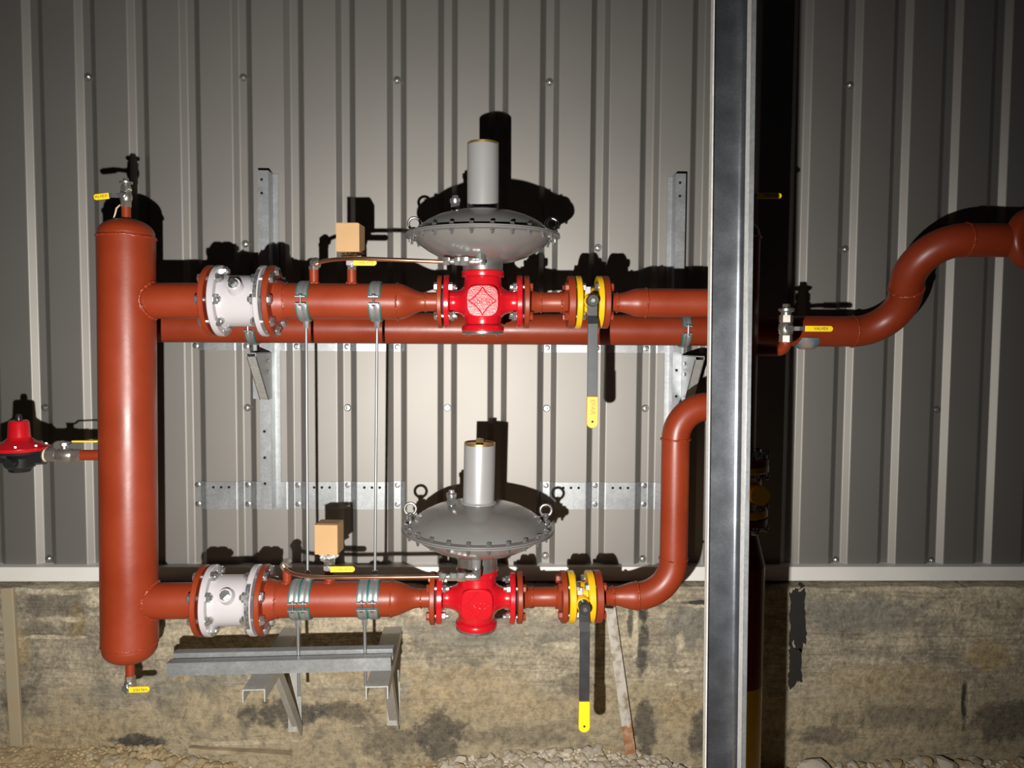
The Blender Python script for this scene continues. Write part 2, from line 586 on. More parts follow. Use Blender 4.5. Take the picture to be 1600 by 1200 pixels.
wall = bpy.data.objects.new('wall_back', None)
C.objects.link(wall)
wall['kind'] = 'structure'
wall['label'] = 'grey-brown corrugated metal cladding wall'
for s in range(6):
    mb = MB()
    x0 = X0 + (s * 6 - 7) * PP
    mb.sheet(profile(x0, 6), 0.0012, (0, 0, 2.75), (0, 0, Z_TRIM_TOP - 0.02))
    mb.build('cladding_sheet', M['clad'], wall, smooth=0)


def screw_mesh():
    mb = MB()
    mb.lathe([(0.001, 0.0125), (-0.002, 0.0125), (-0.004, 0.0105)], ax='y', n=18)
    mb.lathe([(-0.003, 0.0062), (-0.009, 0.0058), (-0.0095, 0.0045)], ax='y', n=6)
    mb.mi = 1
    mb.lathe([(0.001, 0.0142), (-0.0008, 0.0140)], ax='y', n=18)
    return mb.mesh('cladding_screw', [M['neck'], M['rubber']], 30)


sm = screw_mesh()
for (px, py) in [(379, 121), (858, 128), (931, 387), (388, 637), (545, 637), (700, 637), (850, 638), (1003, 638), (70, 637),
                 (383, 381), (1327, 133), (1318, 389), (1462, 640), (1304, 875), (1455, 876), (79, 873), (828, 868), (1002, 873),
                 (152, 120), (613, 125), (1160, 386)]:
    p = at(px, py, DEPTH)
    k = round((p.x - X0) / PP - .19)          # seat it in the valley
    p.x = X0 + (k + .19) * PP
    inst('cladding_screw', sm, wall, T(p.x, DEPTH - 0.001, p.z))

# ---- base flashing
mb = MB()
zt, zb = Z_TRIM_TOP, Z_TRIM_BOT
mb.prism([(0.02, zt + 0.004), (-0.030, zt), (-0.040, zb), (-0.036, zb - 0.003), (0.02, zb - 0.003)], (7.0, 0, 0), (-3.2, 0, 0), (0, 1, 0), (0, 0, 1))
o = mb.build('trim_1', M['trim'], smooth=0)
o['kind'] = 'structure'; o['label'] = 'pale painted base flashing along the foot of the cladding'

# ---- concrete plinth (subdivided, uneven face)
YC = -0.085
ZC = at(800, 917, YC).z
nx, nz_ = 300, 60
vs = []; fs = []
for j in range(nz_ + 1):
    for i in range(nx + 1):
        x = -3.2 + 7.0 * i / nx
        t = j / nz_
        z = -0.35 + (ZC + 0.35) * t
        d = noise.fractal(V(x * 2.2, 3.1, z * 2.2), 1.0, 2.0, 5) * 0.010 + noise.fractal(V(x * 14, 8.1, z * 14), 1.0, 2.0, 3) * 0.0025
        if j >= nz_ - 2:
            e = max(0, noise.fractal(V(x * 7, 1.7, 0), 1.0, 2.0, 4) + 0.1)
            z -= 0.022 * e * (1 if j == nz_ else .5)
            d += 0.006 * e
        vs.append((x, YC + d, z))
for j in range(nz_):
    for i in range(nx):
        a = j * (nx + 1) + i
        fs.append((a, a + 1, a + nx + 2, a + nx + 1))
top0 = len(vs)
for i in range(nx + 1):
    vs.append((-3.2 + 7.0 * i / nx, 0.05, ZC + 0.006))
for i in range(nx):
    a = nz_ * (nx + 1) + i
    fs.append((a, a + 1, top0 + i + 1, top0 + i))
mb = MB(); mb.add(vs, fs)
plinth = mb.build('wall_plinth', M['concrete'], smooth=50)
plinth['kind'] = 'structure'; plinth['label'] = 'stained brown-grey concrete plinth under the cladding'


# marks on the plinth: tar patch, cracks, mortar crumbs (each a little proud or sunk piece of its own)
def blob(name, cx, cy, w_, h_, m, seed, n=40, proud=0.006, jag=0.35):
    rnd = random.Random(seed)
    mb = MB()
    poly = []
    for k in range(n):
        q = 2 * PI * k / n
        r = 1 + jag * (noise.noise(V(math.cos(q) * 1.6, math.sin(q) * 1.6, seed)) + 0.5 * noise.noise(V(math.cos(q) * 5, math.sin(q) * 5, seed)))
        c_, s_ = math.cos(q), math.sin(q)
        p = at(cx + w_ / 2 * abs(c_) ** .6 * (1 if c_ > 0 else -1) * r, cy + h_ / 2 * abs(s_) ** .6 * (1 if s_ > 0 else -1) * r, YC)
        poly.append((p.x, p.z))
    mb.prism(poly, (0, 0.03, 0), (0, YC - proud, 0))
    return mb.build(name, m, plinth, smooth=30)


blob('tar_patch', 1246, 970, 26, 84, M['tar'], 3, 90, 0.005, 0.55)
blob('tar_patch', 1242, 1040, 22, 56, M['tar'], 8, 90, 0.005, 0.6)


def crack(pts, w0):
    mb = MB()
    pts = [at(x, y, YC) for x, y in pts]
    fine = []
    for a, b in zip(pts[:-1], pts[1:]):
        for k in range(6):
            p = a.lerp(b, k / 6)
            p.x += noise.noise(p * 40) * 0.004; p.z += noise.noise(p * 40 + V(5, 5, 5)) * 0.004
            p.y = YC - 0.001
            fine.append(p)
    rs = [w0 * (0.35 + 0.65 * math.sin(PI * (i + .5) / len(fine))) for i in range(len(fine))]
    mb.tube(fine, rs, 6)
    return mb.build('crack', M['crack'], plinth, smooth=0)


crack([(223, 1160), (255, 1148), (285, 1130), (292, 1108), (296, 1098)], 0.006)
crack([(260, 1117), (275, 1119), (290, 1112)], 0.004)
crack([(285, 1130), (305, 1138), (318, 1140)], 0.004)
crack([(1180, 940), (1112, 934)], 0.003)
crack([(1108, 944), (1040, 950)], 0.003)
crack([(310, 1150), (350, 1150), (420, 1150)], 0.0025)

# ---- ground with gravel heaps
def gy(px):
    """photo row where the ground meets the plinth"""
    ks = [(-400, 1158), (0, 1156), (120, 1166), (200, 1164), (260, 1160), (350, 1180), (450, 1197), (640, 1200), (720, 1184), (900, 1168),
          (1000, 1163), (1060, 1172), (1120, 1192), (1240, 1198), (1330, 1194), (1450, 1186), (1600, 1182), (2100, 1182)]
    for (a, b), (c, d) in zip(ks[:-1], ks[1:]):
        if a <= px <= c:
            return b + (d - b) * (px - a) / (c - a)
    return ks[0][1] if px < ks[0][0] else ks[-1][1]


def ground_h(x, y):
    px = 800 + (x + 0.03) * FPX / 2.98 * 1.02
    h = at(px, gy(px), YC).z
    t = min(1, max(0, (YC - y) / 0.7))
    n = noise.fractal(V(x * 3, y * 3, 0.3), 1, 2, 4) * 0.02
    return h * (1 - t) + (-0.03) * t + n * min(1, t * 4 + .2)


gx, gn = 180, 40
vs = []; fs = []
for j in range(gn + 1):
    y = -0.03 - 5.0 * (j / gn) ** 2.2
    for i in range(gx + 1):
        x = -3.2 + 7.0 * i / gx
        vs.append((x, y, ground_h(x, y) - 0.012))
for j in range(gn):
    for i in range(gx):
        a = j * (gx + 1) + i
        fs.append((a, a + 1, a + gx + 2, a + gx + 1))
mb = MB(); mb.add(vs, fs)
floor = mb.build('floor', M['earth'], smooth=60)
floor['kind'] = 'structure'; floor['label'] = 'clay ground with crushed stone heaped at the plinth foot'


def stone_mesh(seed, m):
    import bmesh
    bm = bmesh.new()
    bmesh.ops.create_icosphere(bm, subdivisions=2, radius=1.0)
    rnd = random.Random(seed)
    planes = []
    for k in range(9):
        d = Vector((rnd.gauss(0, 1), rnd.gauss(0, 1), rnd.gauss(0, 1))).normalized()
        planes.append((d, rnd.uniform(.55, .85)))
    for v in bm.verts:
        for d, l in planes:
            q = v.co.dot(d)
            if q > l:
                v.co -= d * (q - l)
        v.co *= 1 + 0.08 * noise.noise(v.co * 2 + V(seed, 0, 0))
    me = bpy.data.meshes.new('stone')
    bm.to_mesh(me); bm.free()
    me.materials.append(m)
    me.shade_smooth(); me.set_sharp_from_angle(angle=math.radians(28))
    return me


smesh = [stone_mesh(i, M['stone'][i % 3]) for i in range(12)]
rs = random.Random(5)


def put_stone(x, y, r, kinds, sq=0.75, sink=0.35):
    me = smesh[rs.choice(kinds)]
    R = Matrix.Rotation(rs.uniform(0, 6.28), 4, 'Z') @ Matrix.Rotation(rs.uniform(-.5, .5), 4, 'X') @ Matrix.Rotation(rs.uniform(-.5, .5), 4, 'Y')
    S = Matrix.Diagonal((r * rs.uniform(.8, 1.35), r * rs.uniform(.8, 1.1), r * sq * rs.uniform(.7, 1.1), 1))
    inst('stone', me, floor, T(x, y, ground_h(x, y) - 0.012 + r * sq * (1 - sink * 1.1)) @ R @ S)


CLAY = [2, 5, 8, 11]; LIME = [0, 1, 3, 4, 6, 7, 9, 10]
zones = [(140, 370, 88, .012, .026, CLAY + [0, 3]), (-30, 160, 30, .006, .014, CLAY), (690, 1075, 116, .013, .028, LIME), (1090, 1110, 5, .01, .02, LIME),
         (1230, 1620, 44, .012, .028, LIME + CLAY), (400, 690, 12, .007, .014, LIME)]
for (p0, p1, n, r0, r1, kinds) in zones:
    for k in range(n):
        px = rs.uniform(p0, p1)
        y = YC - 0.010 - 0.115 * rs.random()
        x = at(px, 1185, y).x
        put_stone(x, y, rs.uniform(r0, r1), kinds)
for (px, r, kinds) in [(1278, .055, LIME), (1480, .048, LIME), (268, .03, CLAY), (720, .022, CLAY)]:
    y = YC - 0.07
    put_stone(at(px, 1190, y).x, y, r, kinds, .7, .2)


# the small fill between them, beyond counting
mb = MB()
r2 = random.Random(77)
ICO = []
gr_ = (1 + 5 ** .5) / 2
for a_, b_ in ((1, gr_), (-1, gr_), (1, -gr_), (-1, -gr_)):
    ICO += [Vector((0, a_, b_)).normalized(), Vector((a_, b_, 0)).normalized(), Vector((b_, 0, a_)).normalized()]
ICF = [(i, j, k) for i in range(12) for j in range(i + 1, 12) for k in range(j + 1, 12)
       if all((ICO[p] - ICO[q]).length < 1.1 for p, q in ((i, j), (j, k), (i, k)))]
for (p0, p1, n, r0, r1, mi) in [(135, 375, 420, .006, .013, 1), (-60, 140, 160, .004, .009, 1), (690, 1080, 560, .006, .014, 0), (1225, 1640, 300, .005, .012, 0), (380, 690, 80, .004, .008, 0)]:
    mb.mi = mi
    for k in range(n):
        y = YC - 0.004 - 0.13 * r2.random()
        x = at(r2.uniform(p0, p1), 1185, y).x
        r = r2.uniform(r0, r1)
        c = V(x, y, ground_h(x, y) - 0.012 + r * .4)
        sx, sy, sz = r2.uniform(.8, 1.4) * r, r2.uniform(.8, 1.2) * r, r2.uniform(.5, .9) * r
        Rz = Matrix.Rotation(r2.uniform(0, 6.28), 3, 'Z') @ Matrix.Rotation(r2.uniform(-.6, .6), 3, 'X')
        mb.add([c + Rz @ V(v.x * sx * (q := r2.uniform(.75, 1.15)), v.y * sy * q, v.z * sz * q) for v in ICO], ICF)
gv = mb.build('gravel', [M['stone'][1], M['stone'][2]], floor, smooth=0)
gv['kind'] = 'stuff'

# ================================================================== SHARED PIECES
def flange(parent, x0, x1, r, m, bore=0.0, chamfer=0.0025, name='flange', n=48):
    mb = MB()
    c = chamfer
    mb.lathe([(x0, 0.001), (x0, r - c), (x0 + c, r), (x1 - c, r), (x1, r - c), (x1, 0.001)], n=n)
    return mb.build(name, m, parent, smooth=40)


_bolts = {}


def bolt_mesh(key, L, d, head, nut, stickL, stickR, mats):
    """stud along x, centred; hex at both ends"""
    if key in _bolts:
        return _bolts[key]
    mb = MB()
    r = d / 2
    hexr = d * 0.92
    mb.mi = 0
    mb.lathe([(-L / 2 - stickL, r * .8), (-L / 2 - stickL + .002, r), (L / 2 + stickR - .002, r), (L / 2 + stickR, r * .8)], n=10)
    mb.mi = 1
    mb.lathe([(-L / 2 - head, hexr * .9), (-L / 2 - head + .002, hexr), (-L / 2, hexr)], n=6)
    mb.lathe([(-L / 2 - .0005, hexr * 1.18), (-L / 2 + .002, hexr * 1.18)], n=14)
    mb.mi = 2
    mb.lathe([(L / 2, hexr), (L / 2 + nut - .002, hexr), (L / 2 + nut, hexr * .9)], n=6)
    mb.lathe([(L / 2 - .002, hexr * 1.18), (L / 2 + .0005, hexr * 1.18)], n=14)
    me = mb.mesh('bolt', mats, 30)
    _bolts[key] = me
    return me


def bolts(parent, key, xm, L, pcd, n, phase, d=0.014, head=0.011, nut=0.012, stickL=0.0, stickR=0.008, mats=None, name='bolt'):
    mats = mats or [M['steel']] * 3
    me = bolt_mesh(key, L, d, head, nut, stickL + head * 0 + 0.0, stickR + nut, mats)
    for k in range(n):
        q = 2 * PI * (k + phase) / n
        inst(name, me, parent, T(xm, math.cos(q) * pcd, math.sin(q) * pcd) @ Matrix.Rotation(random.uniform(0, 1), 4, 'X'))


def weld_ring(parent, x, r, t=0.0035, seed=0, ax='x', org=(0, 0, 0), name='weld_seam'):
    mb = MB()
    pts = []
    n = 72
    rn = random.Random(seed)
    for k in range(n):
        q = 2 * PI * k / n
        rr = r + rn.uniform(-.0008, .0008)
        if ax == 'x':
            pts.append((x + rn.uniform(-.0015, .0015), math.cos(q) * rr, math.sin(q) * rr))
        else:
            pts.append((org[0] + math.cos(q) * rr, org[1] + math.sin(q) * rr, x + rn.uniform(-.0015, .0015)))
    mb.tube(pts, [t * rn.uniform(.75, 1.25) for _ in pts], 6, closed=True)
    return mb.build(name, M['weld'], parent, smooth=60)


def weld_at(parent, p, axis, r, t=0.0035, seed=0):
    """weld bead ring around any axis"""
    F = frame(p, axis, (0, 0, 1) if abs(Vector(axis).normalized().z) < .9 else (0, 1, 0))
    o = weld_ring(parent, 0, r, t, seed)
    o.matrix_local = F
    return o


# pipe lines ---------------------------------------------------------
class Line:
    def __init__(s, a, b, ya, yb):
        s.A = at(a[0], a[1], ya); s.B = at(b[0], b[1], yb)
        s.ux = (s.B - s.A).normalized()
        s.rot = frame((0, 0, 0), s.ux)
        s.row = lambda px: a[1] + (b[1] - a[1]) * (px - a[0]) / (b[0] - a[0])

    def x(s, px, rim=0.0):
        """distance along the line where the surface point `rim` in front of the axis shows at column px"""
        best = 0
        t = (s.A - s.A).dot(s.ux)
        lo, hi = -2.0, 4.0
        yv = Vector((s.rot[0][1], s.rot[1][1], s.rot[2][1]))
        for _ in range(60):
            m_ = (lo + hi) / 2
            p = s.A + s.ux * m_ - yv * rim
            d = p - CAM
            c = 800 + FPX * d.dot(RV) / d.dot(FV)
            if c < px:
                lo = m_
            else:
                hi = m_
        return (lo + hi) / 2

    def P(s, t):
        return s.A + s.ux * t

    def F(s, t):
        p = s.P(t)
        m = s.rot.copy()
        m[0][3], m[1][3], m[2][3] = p
        return m


YF = -0.575
UP = Line((280, 470), (1050, 473), YF, YF)
LO = Line((270, 938.5), (1000, 931), YF - 0.035, YF)
R100, R80, R50 = 0.056, 0.0445, 0.0295
FR100, FR50 = 0.110, 0.0825


# ================================================================== LEFT HEADER VESSEL
RVES = 0.0835
vt = at(197.5, 372, YF); vb = at(203, 1005, YF - 0.035)
vz = (vt - vb).normalized()
VF = frame(vb, (1, 0, 0), vz, True)
VI = VF.inverted()
Hv = (vt - vb).length
ves = thing('gas_header', 'tall red-brown vertical header cylinder with domed ends at the left', 'gas header', VF)


def dome(r, h, n=8, inv=False):
    return [((-1 if inv else 1) * h * math.sin(PI / 2 * k / n), max(0.0005, r * math.cos(PI / 2 * k / n))) for k in range(n + 1)]


mb = MB(); mb.lathe([(0, RVES), (Hv, RVES)], ax='z', n=64)
mb.build('shell', M['primer'], ves)
mb = MB(); mb.lathe([(0, RVES - .002), (0.012, RVES - .002)] + [(0.012 + a, r * (RVES - .002) / RVES) for a, r in dome(RVES, .048)], (0, 0, Hv), 'z', 64)
mb.build('end_cap', M['primer'], ves, smooth=50)
mb = MB(); mb.lathe([(0, RVES - .003), (-0.012, RVES - .003)] + [(-0.012 + a, r * (RVES - .003) / RVES) for a, r in dome(RVES, .05, inv=True)], (0, 0, 0), 'z', 64)
mb.build('end_cap', M['primer'], ves, smooth=50)
weld_ring(ves, Hv, RVES - 0.0005, 0.0042, 1, 'z')
weld_ring(ves, 0, RVES - 0.002, 0.003, 2, 'z')
# nipples top and bottom
for zz, sgn, ln in ((Hv + .055, 1, .045), (-.058, -1, .045)):
    mb = MB(); mb.cyl((0, 0, zz), (0, 0, zz + sgn * ln), 0.0135)
    mb.build('nipple', M['primer'], ves)


def saddle(parent, z0, rb, side=1, t=0.006, seed=1):
    rn = random.Random(seed)
    pts = []
    for k in range(80):
        q = 2 * PI * k / 80
        y = rb * math.cos(q); z = z0 + rb * math.sin(q)
        x = side * math.sqrt(max(0, (RVES) ** 2 - y * y))
        pts.append((x + rn.uniform(-.001, .001), y, z + rn.uniform(-.001, .001)))
    mb = MB(); mb.tube(pts, [t * rn.uniform(.6, 1.25) for _ in pts], 6, closed=True)
    mb.build('weld_seam', M['weld'], parent, smooth=60)


def branch(line, px_f0, px_f1, seed):
    """stub from the header to its flange"""
    xa = line.x(200); x0 = line.x(px_f0, FR100); x1 = line.x(px_f1, FR100)
    base = VI @ line.F(0)
    mb = MB(); mb.lathe([(xa, R100), (x0 + .001, R100)], n=48)
    o = mb.build('branch_pipe', M['primer'], ves, M4=base)
    fl = flange(ves, x0, x1, FR100, M['primer']); fl.matrix_local = base
    o = weld_ring(ves, x0 - .004, R100 + .001, .005, seed); o.matrix_local = base
    c = VI @ line.P(line.x(200))
    saddle(ves, c.z, R100, 1, .006, seed)


branch(UP, 306.5, 315.5, 3)
branch(LO, 294, 303, 4)
# side nipple to the small regulator
sn = VI @ at(160, 710, YF)
mb = MB(); mb.cyl((0, 0, sn.z), (-RVES - 0.065, 0, sn.z), 0.0165)
mb.build('nipple', M['primer'], ves)


# ================================================================== SMALL BALL VALVES
GRIPTXT = text_mesh('VALVEX', 0.0125, 0.0002, M['ink'])


def small_valve(label, F, hdir=(1, 0, 0), r=0.018, h=0.078, hl=0.085, front=0.030, plug=False, offs=0.0, lettering=True, txt_flip=False, grip_off=0.3):
    """flow axis = local z, stem toward local -y; hdir = lever direction"""
    t = thing('small_ball_valve', label, 'ball valve', F, 'small yellow-handled ball valves')
    mb = MB()
    mb.lathe([(0, r * .95), (h * .25, r * .95)], ax='z', n=6, phase=.25)
    mb.lathe([(h * .25, r * .8), (h * .3, r * .98), (h * .5, r * 1.12), (h * .68, r * .98), (h * .74, r * .8)], ax='z', n=24)
    mb.lathe([(h * .74, r), (h, r)], ax='z', n=6, phase=.25)
    mb.lathe([(h, r * .8), (h * 1.02, r * .8)], ax='z', n=18)
    mb.build('body', M['nickel'], t, smooth=35)
    mb = MB()
    mb.lathe([(0, r * .5), (-front, r * .5)], (0, 0, h * .5), 'y', 14)
    mb.lathe([(-front - .007, r * .55), (-front, r * .55)], (0, 0, h * .5), 'y', 6)
    mb.build('stem_nut', M['steel'], t)
    hd = Vector(hdir).normalized()
    sd = V(0, -1, 0).cross(hd).normalized()
    yb = -front - .002
    org = V(0, yb, h * .5)
    mb = MB()
    bend = V(0, -.010, 0)
    w2 = .0065
    pA = [org - hd * .010, org + hd * .014, org + hd * .026 + bend, org + hd * (hl * grip_off + .012) + bend]
    for a, b in zip(pA[:-1], pA[1:]):
        d = b - a
        mb.add([a - sd * w2, a + sd * w2, b + sd * w2, b - sd * w2] + [p - V(0, .0028, 0) for p in (a - sd * w2, a + sd * w2, b + sd * w2, b - sd * w2)],
               [(0, 1, 2, 3), (7, 6, 5, 4), (0, 4, 5, 1), (1, 5, 6, 2), (2, 6, 7, 3), (3, 7, 4, 0)])
    lev = mb.build('lever', M['steel'], t, smooth=0)
    g0 = org + hd * (hl * grip_off) + bend
    gl = hl * (1 - grip_off)
    w3 = .0090
    mb = MB()
    poly = [(0, -w3), (gl - .007, -w3), (gl - .002, -w3 * .6), (gl, 0), (gl - .002, w3 * .6), (gl - .007, w3), (0, w3)]
    mb.prism(poly, (0, -.0055, 0), g0 + V(0, .0013, 0), hd, sd)
    g = mb.build('grip', M['grip'], t, smooth=20, bevel=.0012)
    if lettering:
        c = g0 + hd * gl * .56 + V(0, -.0044, 0)
        ux = hd if hd.x >= -0.3 else -hd
        uz = ux.cross(V(0, 1, 0)) * -1
        if uz.z < 0:
            uz = -uz
        R = Matrix.Identity(4)
        for i in range(3):
            R[i][0], R[i][1], R[i][2] = ux[i], uz[i], -V(0, 1, 0)[i]
        inst('lettering', GRIPTXT, g, T(*c) @ R)
    if plug:
        mb = MB()
        mb.lathe([(h * 1.0, r * .75), (h * 1.1, r * .75), (h * 1.16, r * 1.15), (h * 1.24, r * 1.2), (h * 1.27, r * .9)], ax='z', n=20)
        mb.lathe([(h * 1.27, r * .6), (h * 1.42, r * .55)], ax='z', n=4)
        mb.build('plug', M['neck'], t)
    return t


# header top valve: lever to the left
ptop = VF @ V(0, 0, Hv + .095)
tv = small_valve('small ball valve on top of the left header, yellow handle pointing left', frame(ptop, (1, 0, 0), vz), (-1, 0, -.12), .0165, .062, .082, .022, plug=True, grip_off=.42)
for pts_, rr_ in (([(-.012, -.014, .004), (-.020, -.020, -.008), (-.024, -.022, -.028), (-.030, -.020, -.040)], [.002, .003, .0026, .001]),
                  ([(.010, -.012, .050), (.018, -.018, .052), (.026, -.016, .048)], [.0015, .002, .0008])):
    mb = MB(); mb.tube(pts_, rr_, 6)
    mb.build('hemp_strand', M['chip'], tv, smooth=60)
# header drain valve
pbot = VF @ V(0, 0, -.102)
small_valve('drain ball valve under the left header, yellow handle pointing right', frame(pbot, (-1, 0, 0), -vz) @ Matrix.Rotation(0, 4, 'Z'), (-1, 0, -.03), .0165, .055, .080, .030, grip_off=.2)

# left side valve, lever on top
ps = VF @ V(-RVES - .06, 0, sn.z)
Fs = frame(ps, (0, -1, 0), (-1, 0, 0))
Fs = Matrix(((0, 0, -1, ps.x), (-1, 0, 0, ps.y), (0, -1, 0, ps.z), (0, 0, 0, 1)))
# local z -> world -x (flow), local -y -> world up, local x -> world -y
Fs = Matrix.Identity(4)
for i, (a, b, c) in enumerate(zip((0, 1, 0), (0, 0, -1), (-1, 0, 0))):
    Fs[i][0], Fs[i][1], Fs[i][2], Fs[i][3] = a, b, c, ps[i]
small_valve('small ball valve between the red pressure regulator and the left header', Fs, (0, 0, -1), .0205, .105, .105, .030, lettering=False, grip_off=.26)

# ================================================================== SMALL RED REGULATOR (far left)
pr = at(31, 709, YF + .0)
sr_ = thing('small_pressure_regulator', 'small red and black pressure regulator at the left edge', 'regulator', frame(pr))
mb = MB()
mb.lathe([(.012, .080), (.018, .083), (.022, .083), (.027, .076), (.040, .045), (.050, .033), (.055, .0315), (.098, .029), (.104, .026), (.106, .02)], ax='z', n=40)
mb.build('bonnet', M['red'], sr_)
mb = MB()
mb.lathe([(.104, .010), (.116, .0095), (.124, .007), (.125, .003)], ax='z', n=16)
mb.build('adjusting_screw', M['blackp'], sr_)
mb = MB()
mb.lathe([(-.045, .035), (-.040, .042), (-.012, .046), (-.004, .058), (.004, .079), (.012, .081)], ax='z', n=40)
mb.lathe([(.03, .032), (.078, .029), (.080, .029)], ax='x', n=8, org=(0, 0, -.004))
mb.lathe([(-.03, .032), (-.10, .029)], ax='x', n=8, org=(0, 0, -.004))
mb.lathe([(-.030, .016), (-.070, .015)], ax='y', n=12, org=(.005, 0, -.02))
mb.lathe([(-.056, .030), (-.044, .036)], ax='z', n=8)
mb.build('body', M['blackp'], sr_)
me = None
mb = MB(); mb.lathe([(0, .0045), (.005, .0045), (.006, .003)], ax='z', n=6); me = mb.mesh('screw', M['steel'], 30)
for k in range(8):
    q = 2 * PI * (k + .5) / 8
    inst('screw', me, sr_, T(math.cos(q) * .072, math.sin(q) * .072, .027))
mb = MB(); mb.lathe([(.078, .022), (.094, .019)], ax='x', n=20, org=(0, 0, -.004))
mb.build('hemp_seal', M['chip'], sr_)


# ================================================================== FILTERS
def gas_filter(label, line, l0, l1, r0, r1, phase):
    xs = [line.x(p, FR100) for p in (l0, l1, r0, r1)]
    xm = (xs[1] + xs[2]) / 2
    t = thing('gas_filter', label, 'gas filter', line.F(xm), 'white flanged gas filters')
    a0, a1, b0, b1 = [x - xm for x in xs]
    rb = .079
    mb = MB()
    mb.lathe([(a1 - .002, .085), (a1 + .003, .0835), (a1 + .012, rb + .001), (a1 + .02, rb), (b0 - .02, rb), (b0 - .012, rb + .001), (b0 - .003, .0835), (b0 + .002, .085)], n=56)
    mb.build('body', M['white'], t)
    flange(t, a0, a1, FR100, M['white'])
    flange(t, b0, b1, FR100, M['white'])
    e = math.radians(26)
    d = V(0, -math.cos(e), math.sin(e))
    mb = MB(); mb.lathe([(.070, .027), (.080, .024), (.084, .0225), (.100, .022), (.104, .0205)], ax=d, n=28)
    mb.build('plug_boss', M['white'], t)
    mb = MB(); mb.lathe([(.104, .016), (.108, .016)], ax=d, n=8); mb.lathe([(.106, .0135), (.121, .0125)], ax=d, n=4)
    mb.build('plug', M['steel'], t)
    # bolts through each joint
    return t, (a0, a1, b0, b1), xm


def filter_joint(t, xm_joint, span, phase, key, flip):
    me = bolt_mesh(key, span, .016, .010, .012, 0.010, .018, [M['steel']] * 3)
    for k in range(8):
        q = 2 * PI * (k + phase) / 8
        Rz = Matrix.Rotation(PI, 4, 'Z') if flip else Matrix.Identity(4)
        inst('bolt', me, t, T(xm_joint, math.cos(q) * .0915, math.sin(q) * .0915) @ Rz @ Matrix.Rotation(random.uniform(0, 1), 4, 'X'))


def rating_plate(t, b0, b1, seed, q0, q1):
    """thin engraved tag bent around the flange rim"""
    mb = MB()
    pts = []
    n = 14
    for k in range(n + 1):
        q = q0 + (q1 - q0) * k / n
        pts.append((-math.cos(q) * (FR100 + .0012), math.sin(q) * (FR100 + .0012)))
    mb.sheet(pts, .0012, (b1 - b0 - .006, 0, 0), (b0 + .003, 0, 0), (0, 1, 0), (0, 0, 1))
    mb.build('rating_plate', M['plate'], t, smooth=60)


for (line, lab, px, ph) in ((UP, 'white flanged gas filter on the upper pipe run', (321, 331, 393, 401.5, 306.5, 315.5, 407, 416.5), 0.0),
                            (LO, 'white flanged gas filter on the lower pipe run', (308, 318, 380, 390, 294, 303, 394.5, 403.5), 0.5)):
    t, (a0, a1, b0, b1), xm = gas_filter(lab, line, *px[:4], ph)
    ra0 = line.x(px[4], FR100) - xm
    rb1 = line.x(px[7], FR100) - xm
    filter_joint(t, (ra0 + a1) / 2, a1 - ra0, ph, 'filt_l' + lab, False)
    filter_joint(t, (b0 + rb1) / 2, rb1 - b0, ph, 'filt_r' + lab, True)
    ra1 = line.x(px[5], FR100) - xm
    rb0 = line.x(px[6], FR100) - xm
    for (u, v_) in ((ra1, a0), (b1, rb0)):
        mb = MB(); mb.lathe([(u, .078), (v_, .078)], n=40); mb.build('gasket', M['rubber'], t)
    rating_plate(t, b0, b1, 1, *((.05, .95) if line is UP else (-.55, .75)))


# ================================================================== PIPE SPOOLS
def spool_thing(label, line, px0, name='pipe_spool'):
    return thing(name, label, 'pipe', line.F(line.x(px0)), 'red-brown painted pipe pieces')


def inlet_spool(label, line, f0, f1, weldpx, pend, pw, red_end, f2, f3, nips, seed):
    """filter flange - pipe - reducer - regulator flange"""
    t = spool_thing(label, line, weldpx)
    o = line.x(weldpx)
    X = lambda p, rim=0.0: line.x(p, rim) - o
    x0, x1 = X(f0, FR100), X(f1, FR100)
    flange(t, x0, x1, FR100, M['primer'])
    xw = X(pw, R100)
    xr = X(red_end, R50)
    x2, x3 = X(f2, FR50), X(f3, FR50)
    mb = MB(); mb.lathe([(x1 - .002, .068), (x1 + .012, .064), (x1 + .03, R100 + .001), (x1 + .036, R100)], n=48)
    mb.build('flange_hub', M['primer'], t, smooth=60)
    mb = MB(); mb.lathe([(x1 + .03, R100), (xw, R100)], n=56); mb.build('pipe', M['primer'], t)
    prof = []
    for k in range(13):
        u = k / 12
        s_ = u * u * (3 - 2 * u)
        prof.append((xw + (xr - xw) * u, R100 + (R50 - R100) * s_))
    mb = MB(); mb.lathe(prof + [(x2, R50)], n=48); mb.build('reducer', M['primer'], t, smooth=60)
    flange(t, x2, x3, FR50, M['primer'])
    weld_ring(t, X(weldpx, R100), R100 + .0005, .0032, seed)
    weld_ring(t, xw, R100 + .0003, .003, seed + 1)
    weld_ring(t, xr + .004, R50 + .0005, .0026, seed + 2)
    for (px, top) in nips:
        xx = X(px)
        mb = MB(); mb.cyl((xx, 0, R100 - .008), (xx, 0, top), .0145); mb.build('nipple', M['primer'], t)
        weld_at(t, (xx, 0, R100 - .0005), (0, 0, 1), .0155, .003, seed + 3)
    return t, o


up_in, up_o = inlet_spool('large red-brown pipe with reducer between upper filter and upper regulator', UP, 407, 416.5, 441, 617, 618, 662, 681.5, 689, [(491, .098), (550, .098)], 30)
lo_in, lo_o = inlet_spool('large red-brown pipe with reducer between lower filter and lower regulator', LO, 394.5, 403.5, 428, 608, 609, 655, 670, 678.5, [(449, .098), (515, .092)], 40)


